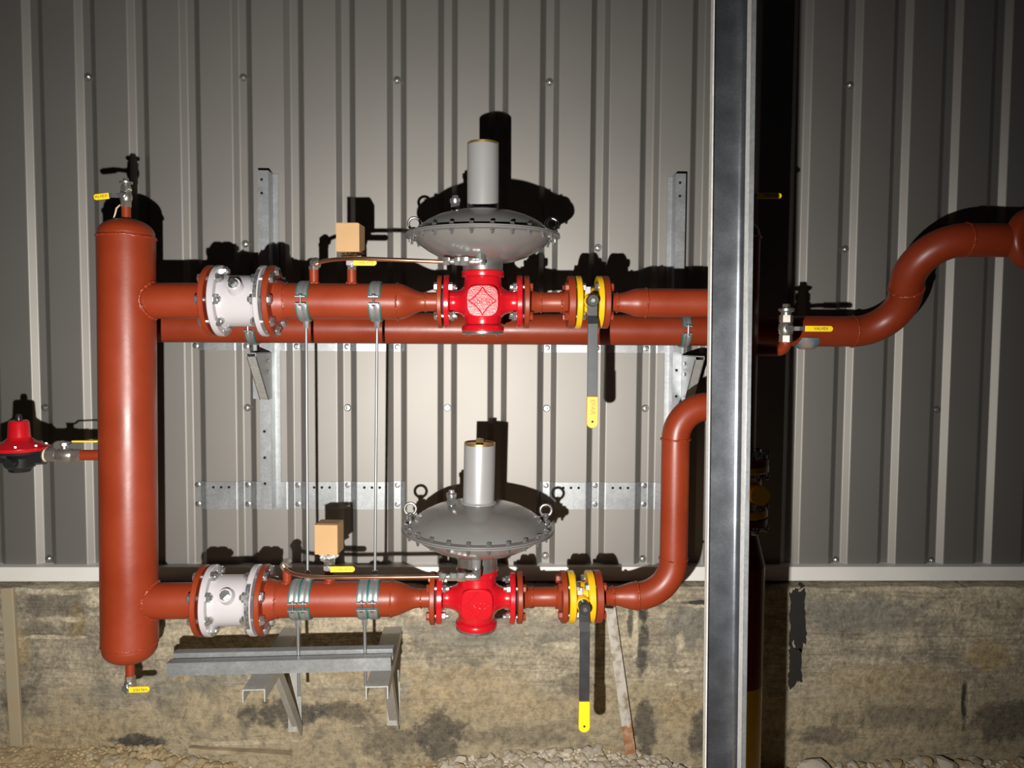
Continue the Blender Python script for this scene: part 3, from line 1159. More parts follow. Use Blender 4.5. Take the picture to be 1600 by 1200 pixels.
def mid_spool(label, line, f0, f1, w0, w1, f2, f3, seed):
    t = spool_thing(label, line, (f0 + f3) / 2)
    o = line.x((f0 + f3) / 2)
    X = lambda p, rim=0.0: line.x(p, rim) - o
    x0, x1, x2, x3 = X(f0, FR50), X(f1, FR50), X(f2, FR50), X(f3, FR50)
    flange(t, x0, x1, FR50, M['primer']); flange(t, x2, x3, FR50, M['primer'])
    mb = MB()
    mb.lathe([(x1 - .001, .042), (x1 + .008, .036), (X(w0, R50), R50 + .0015), (X(w1, R50), R50 + .0015), (x2 - .008, .036), (x2 + .001, .042)], n=40)
    mb.build('pipe', M['primer'], t, smooth=60)
    weld_ring(t, X(w0, R50), R50 + .002, .003, seed); weld_ring(t, X(w1, R50), R50 + .002, .003, seed + 1)
    return t


mid_spool('short red-brown flanged pipe between upper regulator and upper yellow valve', UP, 820, 828.5, 846, 878, 890, 901, 50)
mid_spool('short red-brown flanged pipe between lower regulator and lower yellow valve', LO, 809.5, 818, 832, 870, 880, 889, 52)


# ================================================================== BIG REGULATORS
DN = text_mesh('DN', .026, .0020, M['red'])
FIFTY = text_mesh('50', .026, .0020, M['red'])


def star_path(w_, h_, n=14, bow=.16):
    """concave four-pointed diamond outline"""
    cs = [(0, h_), (w_, 0), (0, -h_), (-w_, 0)]
    out = []
    for i in range(4):
        a = Vector(cs[i]); b = Vector(cs[(i + 1) % 4])
        mdl = (a + b) / 2 * (1 - bow * 2)
        for k in range(n):
            u = k / n
            out.append(a * (1 - u) ** 2 + mdl * 2 * u * (1 - u) + b * u * u)
    return out


def big_regulator(label, line, pxc, fl, tilt, rough, cap_bolt, key, rim_z, y_tip=0.0, painted_left=True, hcyl=.288):
    """fl = px of (left flange 0,1, right flange 0,1, neighbour flanges 0 and 1)"""
    o = line.x(pxc)
    t = thing('gas_pressure_regulator', label, 'gas regulator', line.F(o) @ Matrix.Rotation(tilt, 4, 'Y') @ Matrix.Rotation(y_tip, 4, 'X'), 'large red gas regulators with grey diaphragm casings')
    X = lambda p, rim=0.0: line.x(p, rim) - o
    a0, a1, b0, b1, n0, n1 = [X(p, FR50) for p in fl]
    # body
    mb = MB()
    mb.lathe([(a1 - .002, .036), (a1 + .010, .033), (a1 + .022, .034), (-.068, .040), (-.058, .050), (-.045, .059), (-.02, .064), (.02, .064), (.045, .059),
              (.058, .050), (.068, .040), (b0 - .022, .034), (b0 - .010, .033), (b0 + .002, .036)], n=48)
    mb.lathe([(-.090, .056), (-.078, .057), (-.068, .055), (-.055, .058), (-.03, .064), (.03, .064), (.055, .060), (.068, .058), (.078, .057), (.09, .056)], ax='z', n=48)
    mb.build('body', M['red'], t, smooth=60)
    flange(t, a0, a1, FR50, M['red']); flange(t, b0, b1, FR50, M['red'])
    mb = MB(); mb.lathe([(.074, .058), (.078, .066), (.081, .067), (.093, .067), (.096, .064)], ax='z', n=48); mb.build('collar', M['red'], t)
    mb = MB(); mb.lathe([(-.092, .065), (-.090, .0665), (-.079, .0665), (-.074, .064), (-.070, .057)], ax='z', n=48); mb.build('collar', M['red'], t)
    mb = MB(); mb.lathe([(-.101, .063), (-.099, .065), (-.0915, .065)], ax='z', n=48)
    cov = mb.build('bottom_cover', M['neck'], t)
    mb = MB(); mb.lathe([(0, .0055), (-.005, .0055), (-.006, .004)], ax='z', n=6); me = mb.mesh('screw', M['steel'], 30)
    for k in range(6):
        q = 2 * PI * k / 6 + .52
        inst('screw', me, cov, T(math.cos(q) * .052, math.sin(q) * .052, -.101))
    # raised front pad with star and DN 50
    poly = []
    for k in range(48):
        q = 2 * PI * k / 48
        c_, s_ = math.cos(q), math.sin(q)
        e = .62
        poly.append((.0505 * abs(c_) ** e * (1 if c_ > 0 else -1), .050 * abs(s_) ** e * (1 if s_ > 0 else -1)))
    mb = MB(); mb.prism(poly, (0, .05, 0), (0, -.0685, 0))
    pad = mb.build('front_pad', M['red_cast'] if rough else M['red'], t, smooth=40, bevel=.004)
    mb = MB()
    mb.tube([(p.x, -.0688, p.y) for p in star_path(.043, .043)], .0019, 6, closed=True)
    mb.build('star_outline', M['red'], pad)
    inst('lettering', DN, pad, T(-.019, -.0688, -.004) @ FACE)
    inst('lettering', FIFTY, pad, T(.018, -.0688, -.004) @ FACE)
    # joint bolts
    for (xa, xb, flip) in ((n0, a1, False), (b0, n1, True)):
        mats = [M['steel'], M['primer'] if (flip or painted_left) else M['steel'], M['steel']]
        me = bolt_mesh(key + str(flip), xb - xa, .0145, .010, .012, 0.0, .022, mats)
        for k in range(4):
            q = 2 * PI * (k + .5) / 4
            Rz = Matrix.Rotation(PI, 4, 'Z') if flip else Matrix.Identity(4)
            inst('bolt', me, t, T((xa + xb) / 2, math.cos(q) * .063, math.sin(q) * .063) @ Rz @ Matrix.Rotation(.3 + k * .4, 4, 'X'))
    for (u, v_) in ((X(fl[4] + 7.5, FR50), a0), (b1, X(fl[5] - 8, FR50))):
        mb = MB(); mb.lathe([(u, .05), (v_, .05)], n=32); mb.build('gasket', M['rubber'], t)
    # neck and casing
    Rr = .241
    mb = MB(); mb.lathe([(.094, .0625), (rim_z - .075, .0625)], ax='z', n=48); mb.build('neck', M['neck'], t)
    lowp = [(-.082, .055), (-.080, .075), (-.074, .105), (-.062, .140), (-.045, .172), (-.028, .196), (-.012, .210), (-.006, .216), (-.005, .235), (-.004, Rr), (0, Rr)]
    mb = MB(); mb.lathe([(rim_z + a, r) for a, r in lowp], ax='z', n=96)
    low = mb.build('casing_lower', M['casing'], t, smooth=40)
    upp = [(.001, Rr - .001), (.005, Rr - .001), (.006, .236), (.006, .216), (.012, .211), (.028, .197), (.045, .174), (.060, .144), (.070, .112), (.077, .080), (.080, .05)]
    mb = MB(); mb.lathe([(rim_z + a, r) for a, r in upp], ax='z', n=96)
    mb.build('casing_upper', M['casing'], t, smooth=40)
    mb = MB(); mb.lathe([(rim_z, Rr - .004), (rim_z + .001, Rr - .004)], ax='z', n=96); mb.build('diaphragm_edge', M['rubber'], t)
    # rim screws
    mb = MB()
    mb.lathe([(.0055, .0072), (.0145, .0072), (.0155, .006)], ax='z', n=6)
    mb.lathe([(-.010, .0042), (.0055, .0042)], ax='z', n=8)
    mb.lathe([(-.012, .0072), (-.0045, .0072)], ax='z', n=6)
    mb.lathe([(-.021, .0038), (-.012, .0042)], ax='z', n=8)
    rme = mb.mesh('rim_bolt', M['steel'], 30)
    NB = 24
    for k in range(NB):
        q = 2 * PI * (k + .5) / NB
        inst('rim_bolt', rme, t, T(math.cos(q) * .226, math.sin(q) * .226, rim_z))
    # eye bolts left and right
    for s_ in (-1, 1):
        mb = MB()
        EY = .045
        ez = rim_z + .046
        cx = s_ * .218
        mb.tube([(cx + .0185 * math.cos(2 * PI * k / 28), EY, ez + .0185 * math.sin(2 * PI * k / 28)) for k in range(28)], .0045, 8, closed=True)
        mb.lathe([(rim_z + .006, .008), (rim_z + .022, .008), (rim_z + .026, .011), (rim_z + .032, .011), (rim_z + .034, .006)], (cx, EY, 0), 'z', 14)
        mb.build('eye_bolt', M['steel'], t, smooth=50)
    # spring cylinder
    ztop = rim_z + hcyl
    mb = MB(); mb.lathe([(rim_z + .068, .058), (rim_z + .080, .056), (rim_z + .084, .051), (rim_z + .086, .049), (ztop - .010, .049), (ztop - .006, .0485)], ax='z', n=56)
    mb.build('spring_cylinder', M['spring'], t, smooth=40)
    mb = MB(); mb.lathe([(ztop - .009, .0487), (ztop - .001, .049), (ztop, .047), (ztop - .004, .044), (ztop - .004, .0005)], ax='z', n=56)
    cap = mb.build('brass_cap', M['brass'], t)
    if cap_bolt:
        mb = MB(); mb.lathe([(ztop - .004, .0135), (ztop + .010, .0135), (ztop + .011, .011)], ax='z', n=6); mb.build('cap_bolt', M['brass'], cap, smooth=30)
    # vent fitting
    mb = MB()
    vx, vy = -.085, -.02
    vz_ = rim_z + .066
    mb.lathe([(vz_, .009), (vz_ + .014, .009)], (vx, vy, 0), 'z', 16)
    mb.lathe([(vz_ + .012, .0155), (vz_ + .030, .0155)], (vx, vy, 0), 'z', 6)
    mb.lathe([(vz_ + .030, .013), (vz_ + .036, .0165), (vz_ + .046, .0165), (vz_ + .050, .010), (vz_ + .056, .009)], (vx, vy, 0), 'z', 18)
    mb.build('vent_fitting', M['steel'], t)
    # boss for the impulse line
    mb = MB(); mb.lathe([(rim_z - .100, .014), (rim_z - .070, .0155), (rim_z - .05, .0155)], (-.005, -.115, 0), 'z', 20)
    mb.build('impulse_boss', M['casing'], t)
    return t


reg_up = big_regulator('upper red gas regulator under a grey saucer-shaped diaphragm casing', UP, 754.5, (692, 700.5, 808, 817, 681.5, 828.5), 0.0, True, False, 'ru', .203, 0, False)
reg_lo = big_regulator('lower red gas regulator with grey saucer-shaped casing and brass top bolt', LO, 745, (681, 690, 797.5, 806, 670, 818), math.radians(0.9), False, True, 'rl', .228, math.radians(1.5), True, .272)


# ================================================================== FLANGED YELLOW BALL VALVES
EF = text_mesh('EFAR', .021, .0006, M['emboss'])


def flanged_valve(label, line, px, grip_m, letter, key):
    l0, l1, r0, r1, n0, n1 = px
    pc = (l0 + r1) / 2
    o = (line.x(l0, FR50) + line.x(r1, FR50)) / 2
    t = thing('flanged_ball_valve', label, 'ball valve', line.F(o), 'yellow flanged ball valves with black levers')
    X = lambda p, rim=FR50: line.x(p, rim) - o
    a0, a1, b0, b1, m0, m1 = [X(p) for p in px]
    flange(t, a0, a1, FR50, M['yellow']); flange(t, b0, b1, FR50, M['yellow'])
    mb = MB(); mb.lathe([(a1 - .002, .050), (a1 + .006, .046), (0, .049), (b0 - .006, .046), (b0 + .002, .050)], n=40)
    mb.lathe([(-.03, .022), (-.078, .022), (-.080, .020)], ax='y', n=24)
    mb.build('body', M['yellow'], t, smooth=50)
    mb = MB(); mb.box((-.008, -.052, .034), (.016, .004, .022)); mb.build('white_tag', M['white'], t, smooth=0)
    for (xa, xb, flip) in ((m0, a1, False), (b0, m1, True)):
        me = bolt_mesh(key + str(flip), xb - xa, .0145, .011, .011, 0.008, .006, [M['steel'], M['primer'], M['steel']])
        for k in range(4):
            q = 2 * PI * (k + .5) / 4
            Rz = Matrix.Rotation(PI, 4, 'Z') if flip else Matrix.Identity(4)
            inst('bolt', me, t, T((xa + xb) / 2, math.cos(q) * .063, math.sin(q) * .063) @ Rz @ Matrix.Rotation(.2 + k * .5, 4, 'X'))
    mb = MB(); mb.lathe([(-.078, .0185), (-.118, .0185), (-.121, .0165)], ax='y', n=32); hub = mb.build('hub', M['hub'], t)
    mb = MB(); mb.lathe([(-.118, .0075), (-.124, .0075), (-.125, .006)], ax='y', n=6); mb.build('stem_screw', M['steel'], hub, smooth=20)
    # lever: flat bar with a jog
    mb = MB()
    side = [(-.104, .014), (-.104, -.045), (-.118, -.070), (-.118, -.300)]
    ww = .031
    mb.sheet(side, .008, (ww, 0, 0), (-ww / 2, 0, 0), (0, 1, 0), (0, 0, 1))
    lev = mb.build('lever', M['lever'], t, smooth=0, bevel=.0015)
    poly = []
    gw = .0175
    zt_, zb_ = -.288, -.385
    for k in range(13):
        q = PI + PI * k / 12
        poly.append((gw * math.cos(q), zb_ + gw + gw * .95 * math.sin(q)))
    poly += [(gw * .95, zt_), (-gw * .95, zt_)]
    mb = MB(); mb.prism(poly, (0, .014, 0), (0, -.125, 0))
    g = mb.build('grip', grip_m, lev, smooth=30, bevel=.002)
    mb = MB(); mb.lathe([(-.1256, .0035), (-.124, .0035)], (0, 0, zb_ + .021), 'y', 12); mb.build('hanging_hole', M['hole'], t)
    if letter:
        inst('lettering', EF, g, T(0, -.1252, (zt_ + zb_) / 2 + .016) @ FACE @ Matrix.Rotation(-PI / 2, 4, 'Z'))
    return t


flanged_valve('yellow flanged ball valve on the upper run, black lever with orange-yellow grip', UP, (903, 912, 937, 946, 890, 956), M['grip_orange'], True, 'vu')
flanged_valve('yellow flanged ball valve on the lower run, black lever with lemon-yellow grip', LO, (891.5, 902, 921.5, 932.5, 880, 945), M['grip'], False, 'vl')


# ================================================================== OUTLET PIPES
def bez_arc(c, e1, e2, r, q0, q1, n=16):
    return [Vector(c) + (Vector(e1) * math.cos(q0 + (q1 - q0) * k / n) + Vector(e2) * math.sin(q0 + (q1 - q0) * k / n)) * r for k in range(n + 1)]


# upper outlet: reducer and straight pipe running behind the column into the right header
o = UP.x(966)
t = thing('pipe_spool', 'red-brown pipe with reducer running from upper yellow valve behind the steel column', 'pipe', UP.F(o), 'red-brown painted pipe pieces')
X = lambda p, rim=0.0: UP.x(p, rim) - o
f0, f1 = X(947, FR50), X(956, FR50)
flange(t, f0, f1, FR50, M['primer'])


def reducer_prof(x0, x1, ra, rb, n=12):
    return [(x0 + (x1 - x0) * k / n, ra + (rb - ra) * (lambda u: u * u * (3 - 2 * u))(k / n)) for k in range(n + 1)]


xa, xb = X(968, R50), X(1013, R80)
mb = MB(); mb.lathe([(f1 - .002, .040), (f1 + .006, .033), (f1 + .014, R50)] + reducer_prof(xa, xb - .02, R50, R80) + [(xb, R80)], n=44)
mb.build('reducer', M['primer'], t, smooth=60)
xe = X(1145) - .07
mb = MB(); mb.lathe([(xb, R80), (xe, R80)], n=44); mb.build('pipe', M['primer'], t)
weld_ring(t, X(966, R50), R50 + .001, .003, 61); weld_ring(t, xb, R80 + .0003, .003, 62)

# lower outlet: reducer, elbow up, riser, elbow right
o = LO.x(962)
t = thing('pipe_spool', 'red-brown pipe bending up from lower yellow valve then right behind the column', 'pipe', LO.F(o), 'red-brown painted pipe pieces')
lo_out = t
X = lambda p, rim=0.0: LO.x(p, rim) - o
f0, f1 = X(934, FR50), X(945, FR50)
flange(t, f0, f1, FR50, M['primer'])
xa, xb = X(962, R50), X(999, R80)
mb = MB(); mb.lathe([(f1 - .002, .040), (f1 + .006, .033), (f1 + .014, R50)] + reducer_prof(xa, xb - .005, R50, R80) + [(xb, R80)], n=44)
mb.build('reducer', M['primer'], t, smooth=60)
inv = LO.F(o).inverted()
pv0 = inv @ at(1055, 870, YF); pv1 = inv @ at(1053, 686, YF)
xv = (inv @ at(1054, 800, YF)).x
re_ = xv - xb
re_ = max(.06, min(re_, .125))
xs_ = xv - re_
path = [V(xb, 0, 0)] + ([V(xs_, 0, 0)] if xs_ > xb + .004 else [])
ze = (inv @ at(1053, 686, YF)).z
low = [V(xv - re_ + re_ * math.sin(PI / 2 * k / 14), 0, re_ - re_ * math.cos(PI / 2 * k / 14)) for k in range(15)]
mb = MB(); mb.tube(low if low[0].x - xb < .004 else [V(xb, 0, 0)] + low, R80, 40); mb.build('elbow', M['primer'], t, smooth=60)
mb = MB(); mb.cyl((xv, 0, re_), (xv, 0, ze), R80, n=44); mb.build('pipe', M['primer'], t)
rt = .104
up_ = [V(xv + rt - rt * math.cos(PI / 2 * k / 14), 0, ze + rt * math.sin(PI / 2 * k / 14)) for k in range(15)]
mb = MB(); mb.tube(up_ + [V(xv + rt + .005, 0, ze + rt)], R80, 40); mb.build('elbow', M['primer'], t, smooth=60)
weld_ring(t, X(960, R50), R50 + .001, .003, 63); weld_ring(t, xb, R80 + .0003, .0032, 64)
weld_at(t, (xv, 0, re_ + .002), (0, 0, 1), R80 + .0004, .003, 65)
weld_at(t, (xv, 0, ze), (0, 0, 1), R80 + .0004, .0035, 66)
# ================================================================== RIGHT HEADER AND RISER (behind the column)
RVR = .076
rt0 = at(1147.5, 372, YF); rb0 = at(1142.5, 700, YF)
RF = frame((rt0.x * .5 + rb0.x * .5, YF, rb0.z))
Hr = rt0.z - rb0.z
rh = thing('gas_header', 'dark red vertical header with domed top half hidden behind the steel column', 'gas header', RF)
mb = MB(); mb.lathe([(0, RVR), (Hr, RVR)], ax='z', n=56); mb.build('shell', M['primer'], rh)
mb = MB(); mb.lathe([(0, RVR - .002), (.012, RVR - .002)] + [(0.012 + a, r * (RVR - .002) / RVR) for a, r in dome(RVR, .048)], (0, 0, Hr), 'z', 56)
mb.build('end_cap', M['primer'], rh, smooth=50)
mb = MB(); mb.lathe([(0, RVR), (-.03, .06), (-.05, .0585), (-.062, .0585)], ax='z', n=56); mb.build('reducer', M['primer'], rh, smooth=50)
weld_ring(rh, Hr, RVR, .004, 70, 'z')
mb = MB(); mb.cyl((0, 0, Hr + .055), (0, 0, Hr + .10), .0135); mb.build('nipple', M['primer'], rh)
pvz = (RF.inverted() @ at(1227, 547, YF))
mb = MB(); mb.tube([(0, 0, pvz.z)] + [(.06, 0, pvz.z)] + [V(pvz.x - .025 + .025 * math.sin(PI / 2 * k / 8), 0, pvz.z + .025 - .025 * math.cos(PI / 2 * k / 8)) for k in range(9)], .0195, 20)
mb.build('branch_elbow', M['primer'], rh, smooth=60)
small_valve('small ball valve on top of the right header, handle poking out past the column', frame(RF @ V(0, 0, Hr + .095)), (1, 0, 0), .0165, .062, .131, .022, grip_off=.42)
small_valve('plugged ball valve standing right of the column, yellow handle pointing right', frame(RF @ V(pvz.x, 0, pvz.z + .025)), (1, 0, 0), .0215, .085, .132, .030, plug=True, grip_off=.33)

zv = (RF.inverted() @ at(1140, 764, YF)).z
vf = RF @ T(.030, 0, zv)
rv = thing('flanged_ball_valve', 'shadowed yellow flanged ball valve on the riser behind the column', 'ball valve', vf, 'yellow flanged ball valves with black levers')
YR = Matrix.Rotation(-PI / 2, 4, 'Y')
for (z0, z1, m_, nm) in ((.060, .082, M['yellow'], 'flange'), (-.082, -.060, M['yellow'], 'flange')):
    mb = MB(); mb.lathe([(z0, .002), (z0, .087), (z0 + .003, .09), (z1 - .003, .09), (z1, .087), (z1, .002)], ax='z', n=48); mb.build(nm, m_, rv)
mb = MB(); mb.lathe([(-.062, .07), (-.04, .066), (0, .072), (.04, .066), (.062, .07)], ax='z', n=40)
mb.lathe([(-.06, .03), (-.115, .03)], ax='y', n=20, org=(.03, 0, 0))
mb.build('body', M['yellow'], rv, smooth=50)
bme = bolt_mesh('riser', .072, .016, .011, .012, .006, .008, [M['steel']] * 3)
for s_ in (-1, 1):
    for k in range(8):
        q = 2 * PI * (k + .5) / 8
        inst('bolt', bme, rv, T(math.cos(q) * .076, math.sin(q) * .076, s_ * .083) @ YR)
rz0 = at(1140, 1215, YF).z - RF.translation.z - .1
ri = thing('gas_riser', 'dark riser pipe with yellow painted foot rising from the ground behind the column', 'pipe', RF @ T(.030, 0, rz0))
zz = lambda py: (RF.inverted() @ at(1140, py, YF)).z - rz0
mb = MB(); mb.lathe([(zv - rz0 - .106, .089), (zv - rz0 - .088, .089)], ax='z', n=48); mb.build('flange', M['riser'], ri)
mb = MB(); mb.lathe([(zv + .084, .089), (zv + .102, .089)], (.030, 0, 0), 'z', 48); mb.build('flange', M['primer'], rh)
zc0, zc1 = zz(822), zz(880)
RB = .086
mb = MB(); mb.lathe([(zv - rz0 - .10, .055), (zc0, .055), (zc1, RB)], ax='z', n=48); mb.build('reducer', M['riser'], ri, smooth=50)
zy = zz(1062)
mb = MB(); mb.lathe([(zc1, RB), (zy, RB)], ax='z', n=48); mb.build('pipe', M['riser'], ri)
mb = MB(); mb.lathe([(zy, RB + .0006), (0, RB + .0006)], ax='z', n=48); mb.build('painted_foot', M['yellow'], ri)

# ================================================================== BACK PIPE WITH S-BEND
YB = -0.20
pa = at(238, 512, YB); pb = at(1332, 516.5, YB)
pa.z = (pa.z + pb.z) / 2; pb.z = pa.z
pc_ = at(1508, 375, -.43)
bp_ = thing('supply_pipe', 'long red-brown pipe close to the wall with S-bend rising at the right', 'pipe', frame(pa), 'red-brown painted pipe pieces')
L = pb.x - pa.x
mb = MB(); mb.lathe([(0, R100), (L, R100)], n=56); mb.build('pipe', M['primer'], bp_)
d = pc_ - pb
lat = V(0, d.y, d.z); dl = lat.length; ld_ = lat.normalized()
# two equal arcs: dx = 2 R sin a, dl = 2 R (1 - cos a)
a_ = 2 * math.atan2(dl, d.x)
Rb = d.x / (2 * math.sin(a_))
base = V(L, 0, 0)
arc1 = [base + V(1, 0, 0) * (Rb * math.sin(a_ * k / 18)) + ld_ * (Rb * (1 - math.cos(a_ * k / 18))) for k in range(19)]
mid_ = arc1[-1]
end_ = base + V(1, 0, 0) * d.x + ld_ * dl
arc2 = [end_ - V(1, 0, 0) * (Rb * math.sin(a_ * (1 - k / 18))) - ld_ * (Rb * (1 - math.cos(a_ * (1 - k / 18)))) for k in range(19)]
mb = MB(); mb.tube(arc1, R100, 48); mb.build('elbow', M['primer'], bp_, smooth=60)
mb = MB(); mb.tube(arc2, R100, 48); mb.build('elbow', M['primer'], bp_, smooth=60)
mb = MB(); mb.cyl(end_, end_ + V(.55, 0, 0), R100, n=48); mb.build('pipe', M['primer'], bp_)
weld_at(bp_, base, (1, 0, 0), R100, .0035, 80)
weld_at(bp_, mid_, arc1[-1] - arc1[-2], R100 + .0005, .0045, 81)
weld_at(bp_, end_, (1, 0, 0), R100, .0035, 82)
xt = (frame(pa).inverted() @ at(1593, 378, -.43)).x
weld_at(bp_, (xt, end_.y, end_.z), (1, 0, 0), R100 + .0005, .004, 83)
# larger cross pipe it is welded into at the right edge of the photo
c0 = frame(pa).inverted() @ at(1613, 374, -.44)
mb = MB()
mb.lathe([(-.035, .002), (-.035, .085), (-.030, .097), (-.02, .104), (.0, .106), (.012, .104), (.016, .002)], c0, (-0.25, 1, 0), 48)
mb.build('cross_pipe', M['primer'], bp_, smooth=40)
# scraped saddle under the pipe at the right of the column
sp_ = frame(pa).inverted() @ at(1256, 540, YB)
mb = MB()
mb.lathe([(-.042, .004), (-.040, .026), (-.032, .038), (-.018, .046), (.0, .050)], (sp_.x + .004, -.012, -R100 + .031), 'z', 28)
mb.build('saddle_stub', M['bluep'], bp_, smooth=40)


# ================================================================== PIPE CLAMPS
def ring_half(mb, r0, r1, w_, q0, q1, n=20):
    vs = []; fs = []
    for k in range(n + 1):
        q = q0 + (q1 - q0) * k / n
        for (rr, xx) in ((r0, -w_ / 2), (r1, -w_ / 2), (r1 + .0012, -w_ * .12), (r1 - .0008, 0), (r1 + .0012, w_ * .12), (r1, w_ / 2), (r0, w_ / 2)):
            vs.append((xx, -math.cos(q) * rr, math.sin(q) * rr))
    m_ = 7
    for k in range(n):
        for j in range(m_):
            j2 = (j + 1) % m_
            fs.append((k * m_ + j, (k + 1) * m_ + j, (k + 1) * m_ + j2, k * m_ + j2))
    fs.append(tuple(range(m_))); fs.append(tuple(n * m_ + j for j in range(m_))[::-1])
    mb.add(vs, fs)


def clamp(label, F, r, w_=.028, nut=-1, gap=.16, group='rubber-lined steel pipe clamps', nut_h=.028):
    t = thing('pipe_clamp', label, 'pipe clamp', F, group)
    for (q0, q1) in ((gap, PI - gap), (PI + gap, 2 * PI - gap)):
        mb = MB()
        ring_half(mb, r - .0005, r + .0042, w_ + .008, q0 - .03, q1 + .03)
        mb.build('rubber_liner', M['teal'], t, smooth=50)
        mb = MB()
        ring_half(mb, r + .004, r + .0068, w_, q0, q1)
        for q, sg in ((q0, 1), (q1, -1)):
            c = V(0, -math.cos(q) * (r + .013), math.sin(q) * (r + .013))
            mb.box(c, (w_, .020, .003))
        mb.build('band', M['galv'], t, smooth=40)
    for s_ in (-1, 1):
        mb = MB()
        y = s_ * (r + .016)
        hh = math.sin(gap) * (r + .013)
        mb.lathe([(-hh - .008, .0032), (hh + .002, .0032)], (0, y, 0), 'z', 8)
        mb.lathe([(hh + .001, .0062), (hh + .006, .0058)], (0, y, 0), 'z', 12)
        mb.lathe([(-hh - .006, .0062), (-hh - .001, .0062)], (0, y, 0), 'z', 6)
        mb.build('clamp_screw', M['steel'], t)
    if nut:
        mb = MB()
        mb.lathe([(r + .005, .0095), (r + nut_h, .0095)], ax=(0, 0, nut), n=6)
        mb.build('rod_nut', M['galv'], t, smooth=30)
    return t


XU = lambda p: UP.F(UP.x(p))
XL = lambda p: LO.F(LO.x(p))
clamp('pipe clamp on the upper large pipe, nearest the upper filter', XU(478), R100, .030, -1)
clamp('pipe clamp on the upper large pipe, nearest the upper regulator', XU(589), R100, .030, -1)
clamp('left clamp of the pair nearest the lower filter, bolted to the rod below', XL(465), R100, .026, -1)
clamp('right clamp of the pair nearest the lower filter, hanging on the rod above', XL(481), R100, .026, 1, nut_h=.034)
clamp('left clamp of the pair nearest the lower regulator, bolted to the rod below', XL(569.5), R100, .026, -1)
clamp('right clamp of the pair nearest the lower regulator, hanging on the rod above', XL(586), R100, .026, 1, nut_h=.034)
BF = frame(pa)
for px, lab in ((397, 'clamp on the rear wall pipe behind the upper filter'), (1068, 'clamp on the rear wall pipe next to the steel column')):
    p = at(px, 514, YB)
    clamp(lab, BF @ T((BF.inverted() @ p).x, 0, 0), R100, .026, -1, .2)


# ================================================================== THREADED RODS
def rod(label, p, q, r=.0048):
    F = frame(q, (1, 0, 0), p - q, True)
    L_ = (p - q).length
    mb = MB()
    prof = []
    n = int(L_ / .004)
    for k in range(n):
        z = L_ * k / n
        prof += [(z, r), (z + L_ / n * .5, r * .88)]
    prof.append((L_, r))
    mb.lathe(prof, ax='z', n=10)
    ob = mb.build('threaded_rod', M['rod'], None, smooth=60)
    ob.matrix_world = F
    tag(ob, label, 'threaded rod', 'threaded hanger rods')
    return ob


def pt(F, x, y, z):
    return F @ V(x, y, z)


rod('long threaded rod between the two pipe runs, nearer the filters', pt(XU(478), 0, 0, -R100 - .014), pt(XL(481), 0, 0, R100 + .012))
rod('long threaded rod between the two pipe runs, nearer the regulators', pt(XU(589), 0, 0, -R100 - .014), pt(XL(586), 0, 0, R100 + .012))
rodA0 = pt(XL(465), 0, 0, -R100 - .012); rodB0 = pt(XL(569.5), 0, 0, -R100 - .012)
rodA1 = rodA0 + V(.002, 0, -.245); rodB1 = rodB0 + V(.002, 0, -.215)
rod('short threaded rod from lower pipe down through the support rails, left one', rodA0, rodA1, .0055)
rod('short threaded rod from lower pipe down to the support rails, right one', rodB0, rodB1, .0055)

# ================================================================== WALL STRAPS AND POSTS
hm = None
mb = MB(); mb.lathe([(0, .0052), (-.0012, .0052)], ax='y', n=12); holem = mb.mesh('hole', M['hole'], 0)
mb = MB(); mb.lathe([(0, .0105), (-.002, .0105), (-.003, .008)], ax='y', n=16); mb.lathe([(-.003, .006), (-.008, .0055)], ax='y', n=6); strapscrew = mb.mesh('screw', M['steel'], 30)


def strap(label, pxl, pxr, pyt, pyb):
    y0 = -.0055
    pl = at(pxl, (pyt + pyb) / 2, 0); pr_ = at(pxr, (pyt + pyb) / 2, 0)
    zt_ = at((pxl + pxr) / 2, pyt, y0).z; zb_ = at((pxl + pxr) / 2, pyb, y0).z
    F = T(pl.x, 0, zb_)
    t = thing('wall_strap', label, 'wall strap', F, 'profiled galvanised straps screwed across the cladding')
    k0 = math.floor((pl.x - X0) / PP) - 1
    full = profile(X0 + k0 * PP, int((pr_.x - pl.x) / PP) + 4)
    # clip the profile line
    line = []
    for (a, b) in zip(full[:-1], full[1:]):
        for p in (a, b):
            pass
    def yat(x):
        for (a, b) in zip(full[:-1], full[1:]):
            if a[0] <= x <= b[0]:
                return a[1] + (b[1] - a[1]) * (x - a[0]) / (b[0] - a[0])
        return 0
    line = [(pl.x, yat(pl.x))] + [p for p in full if pl.x < p[0] < pr_.x] + [(pr_.x, yat(pr_.x))]
    line = [(x - pl.x, y - .0015) for x, y in line]
    mb = MB(); mb.sheet(line, -.0035, (0, 0, zt_ - zb_))
    b = mb.build('strap', M['galv'], t, smooth=0)
    H = zt_ - zb_
    for k in range(k0, k0 + 12):
        xv_ = X0 + (k + .19) * PP - pl.x
        if 0.0 <= xv_ <= pr_.x - pl.x + .005:
            for zz_ in (H * .16, H * .86):
                inst('screw', strapscrew, t, T(xv_, DEPTH - .005, zz_))
        xp = X0 + (k + .69) * PP - pl.x
        for dx in (-.030, 0, .030):
            if .01 < xp + dx < pr_.x - pl.x - .01:
                inst('hole', holem, b, T(xp + dx, -.0051, H * .80))
    return t


strap('galvanised strap across the cladding low behind the long rods, on the left', 306, 632, 753, 796)
strap('galvanised strap across the cladding behind the lower right end of the lower casing', 845, 1062, 754, 796)
strap('galvanised strap peeping out under the rear pipe, on the left', 303, 631, 505, 548)
strap('galvanised strap peeping out under the rear pipe, on the right', 848, 1046, 508, 551)


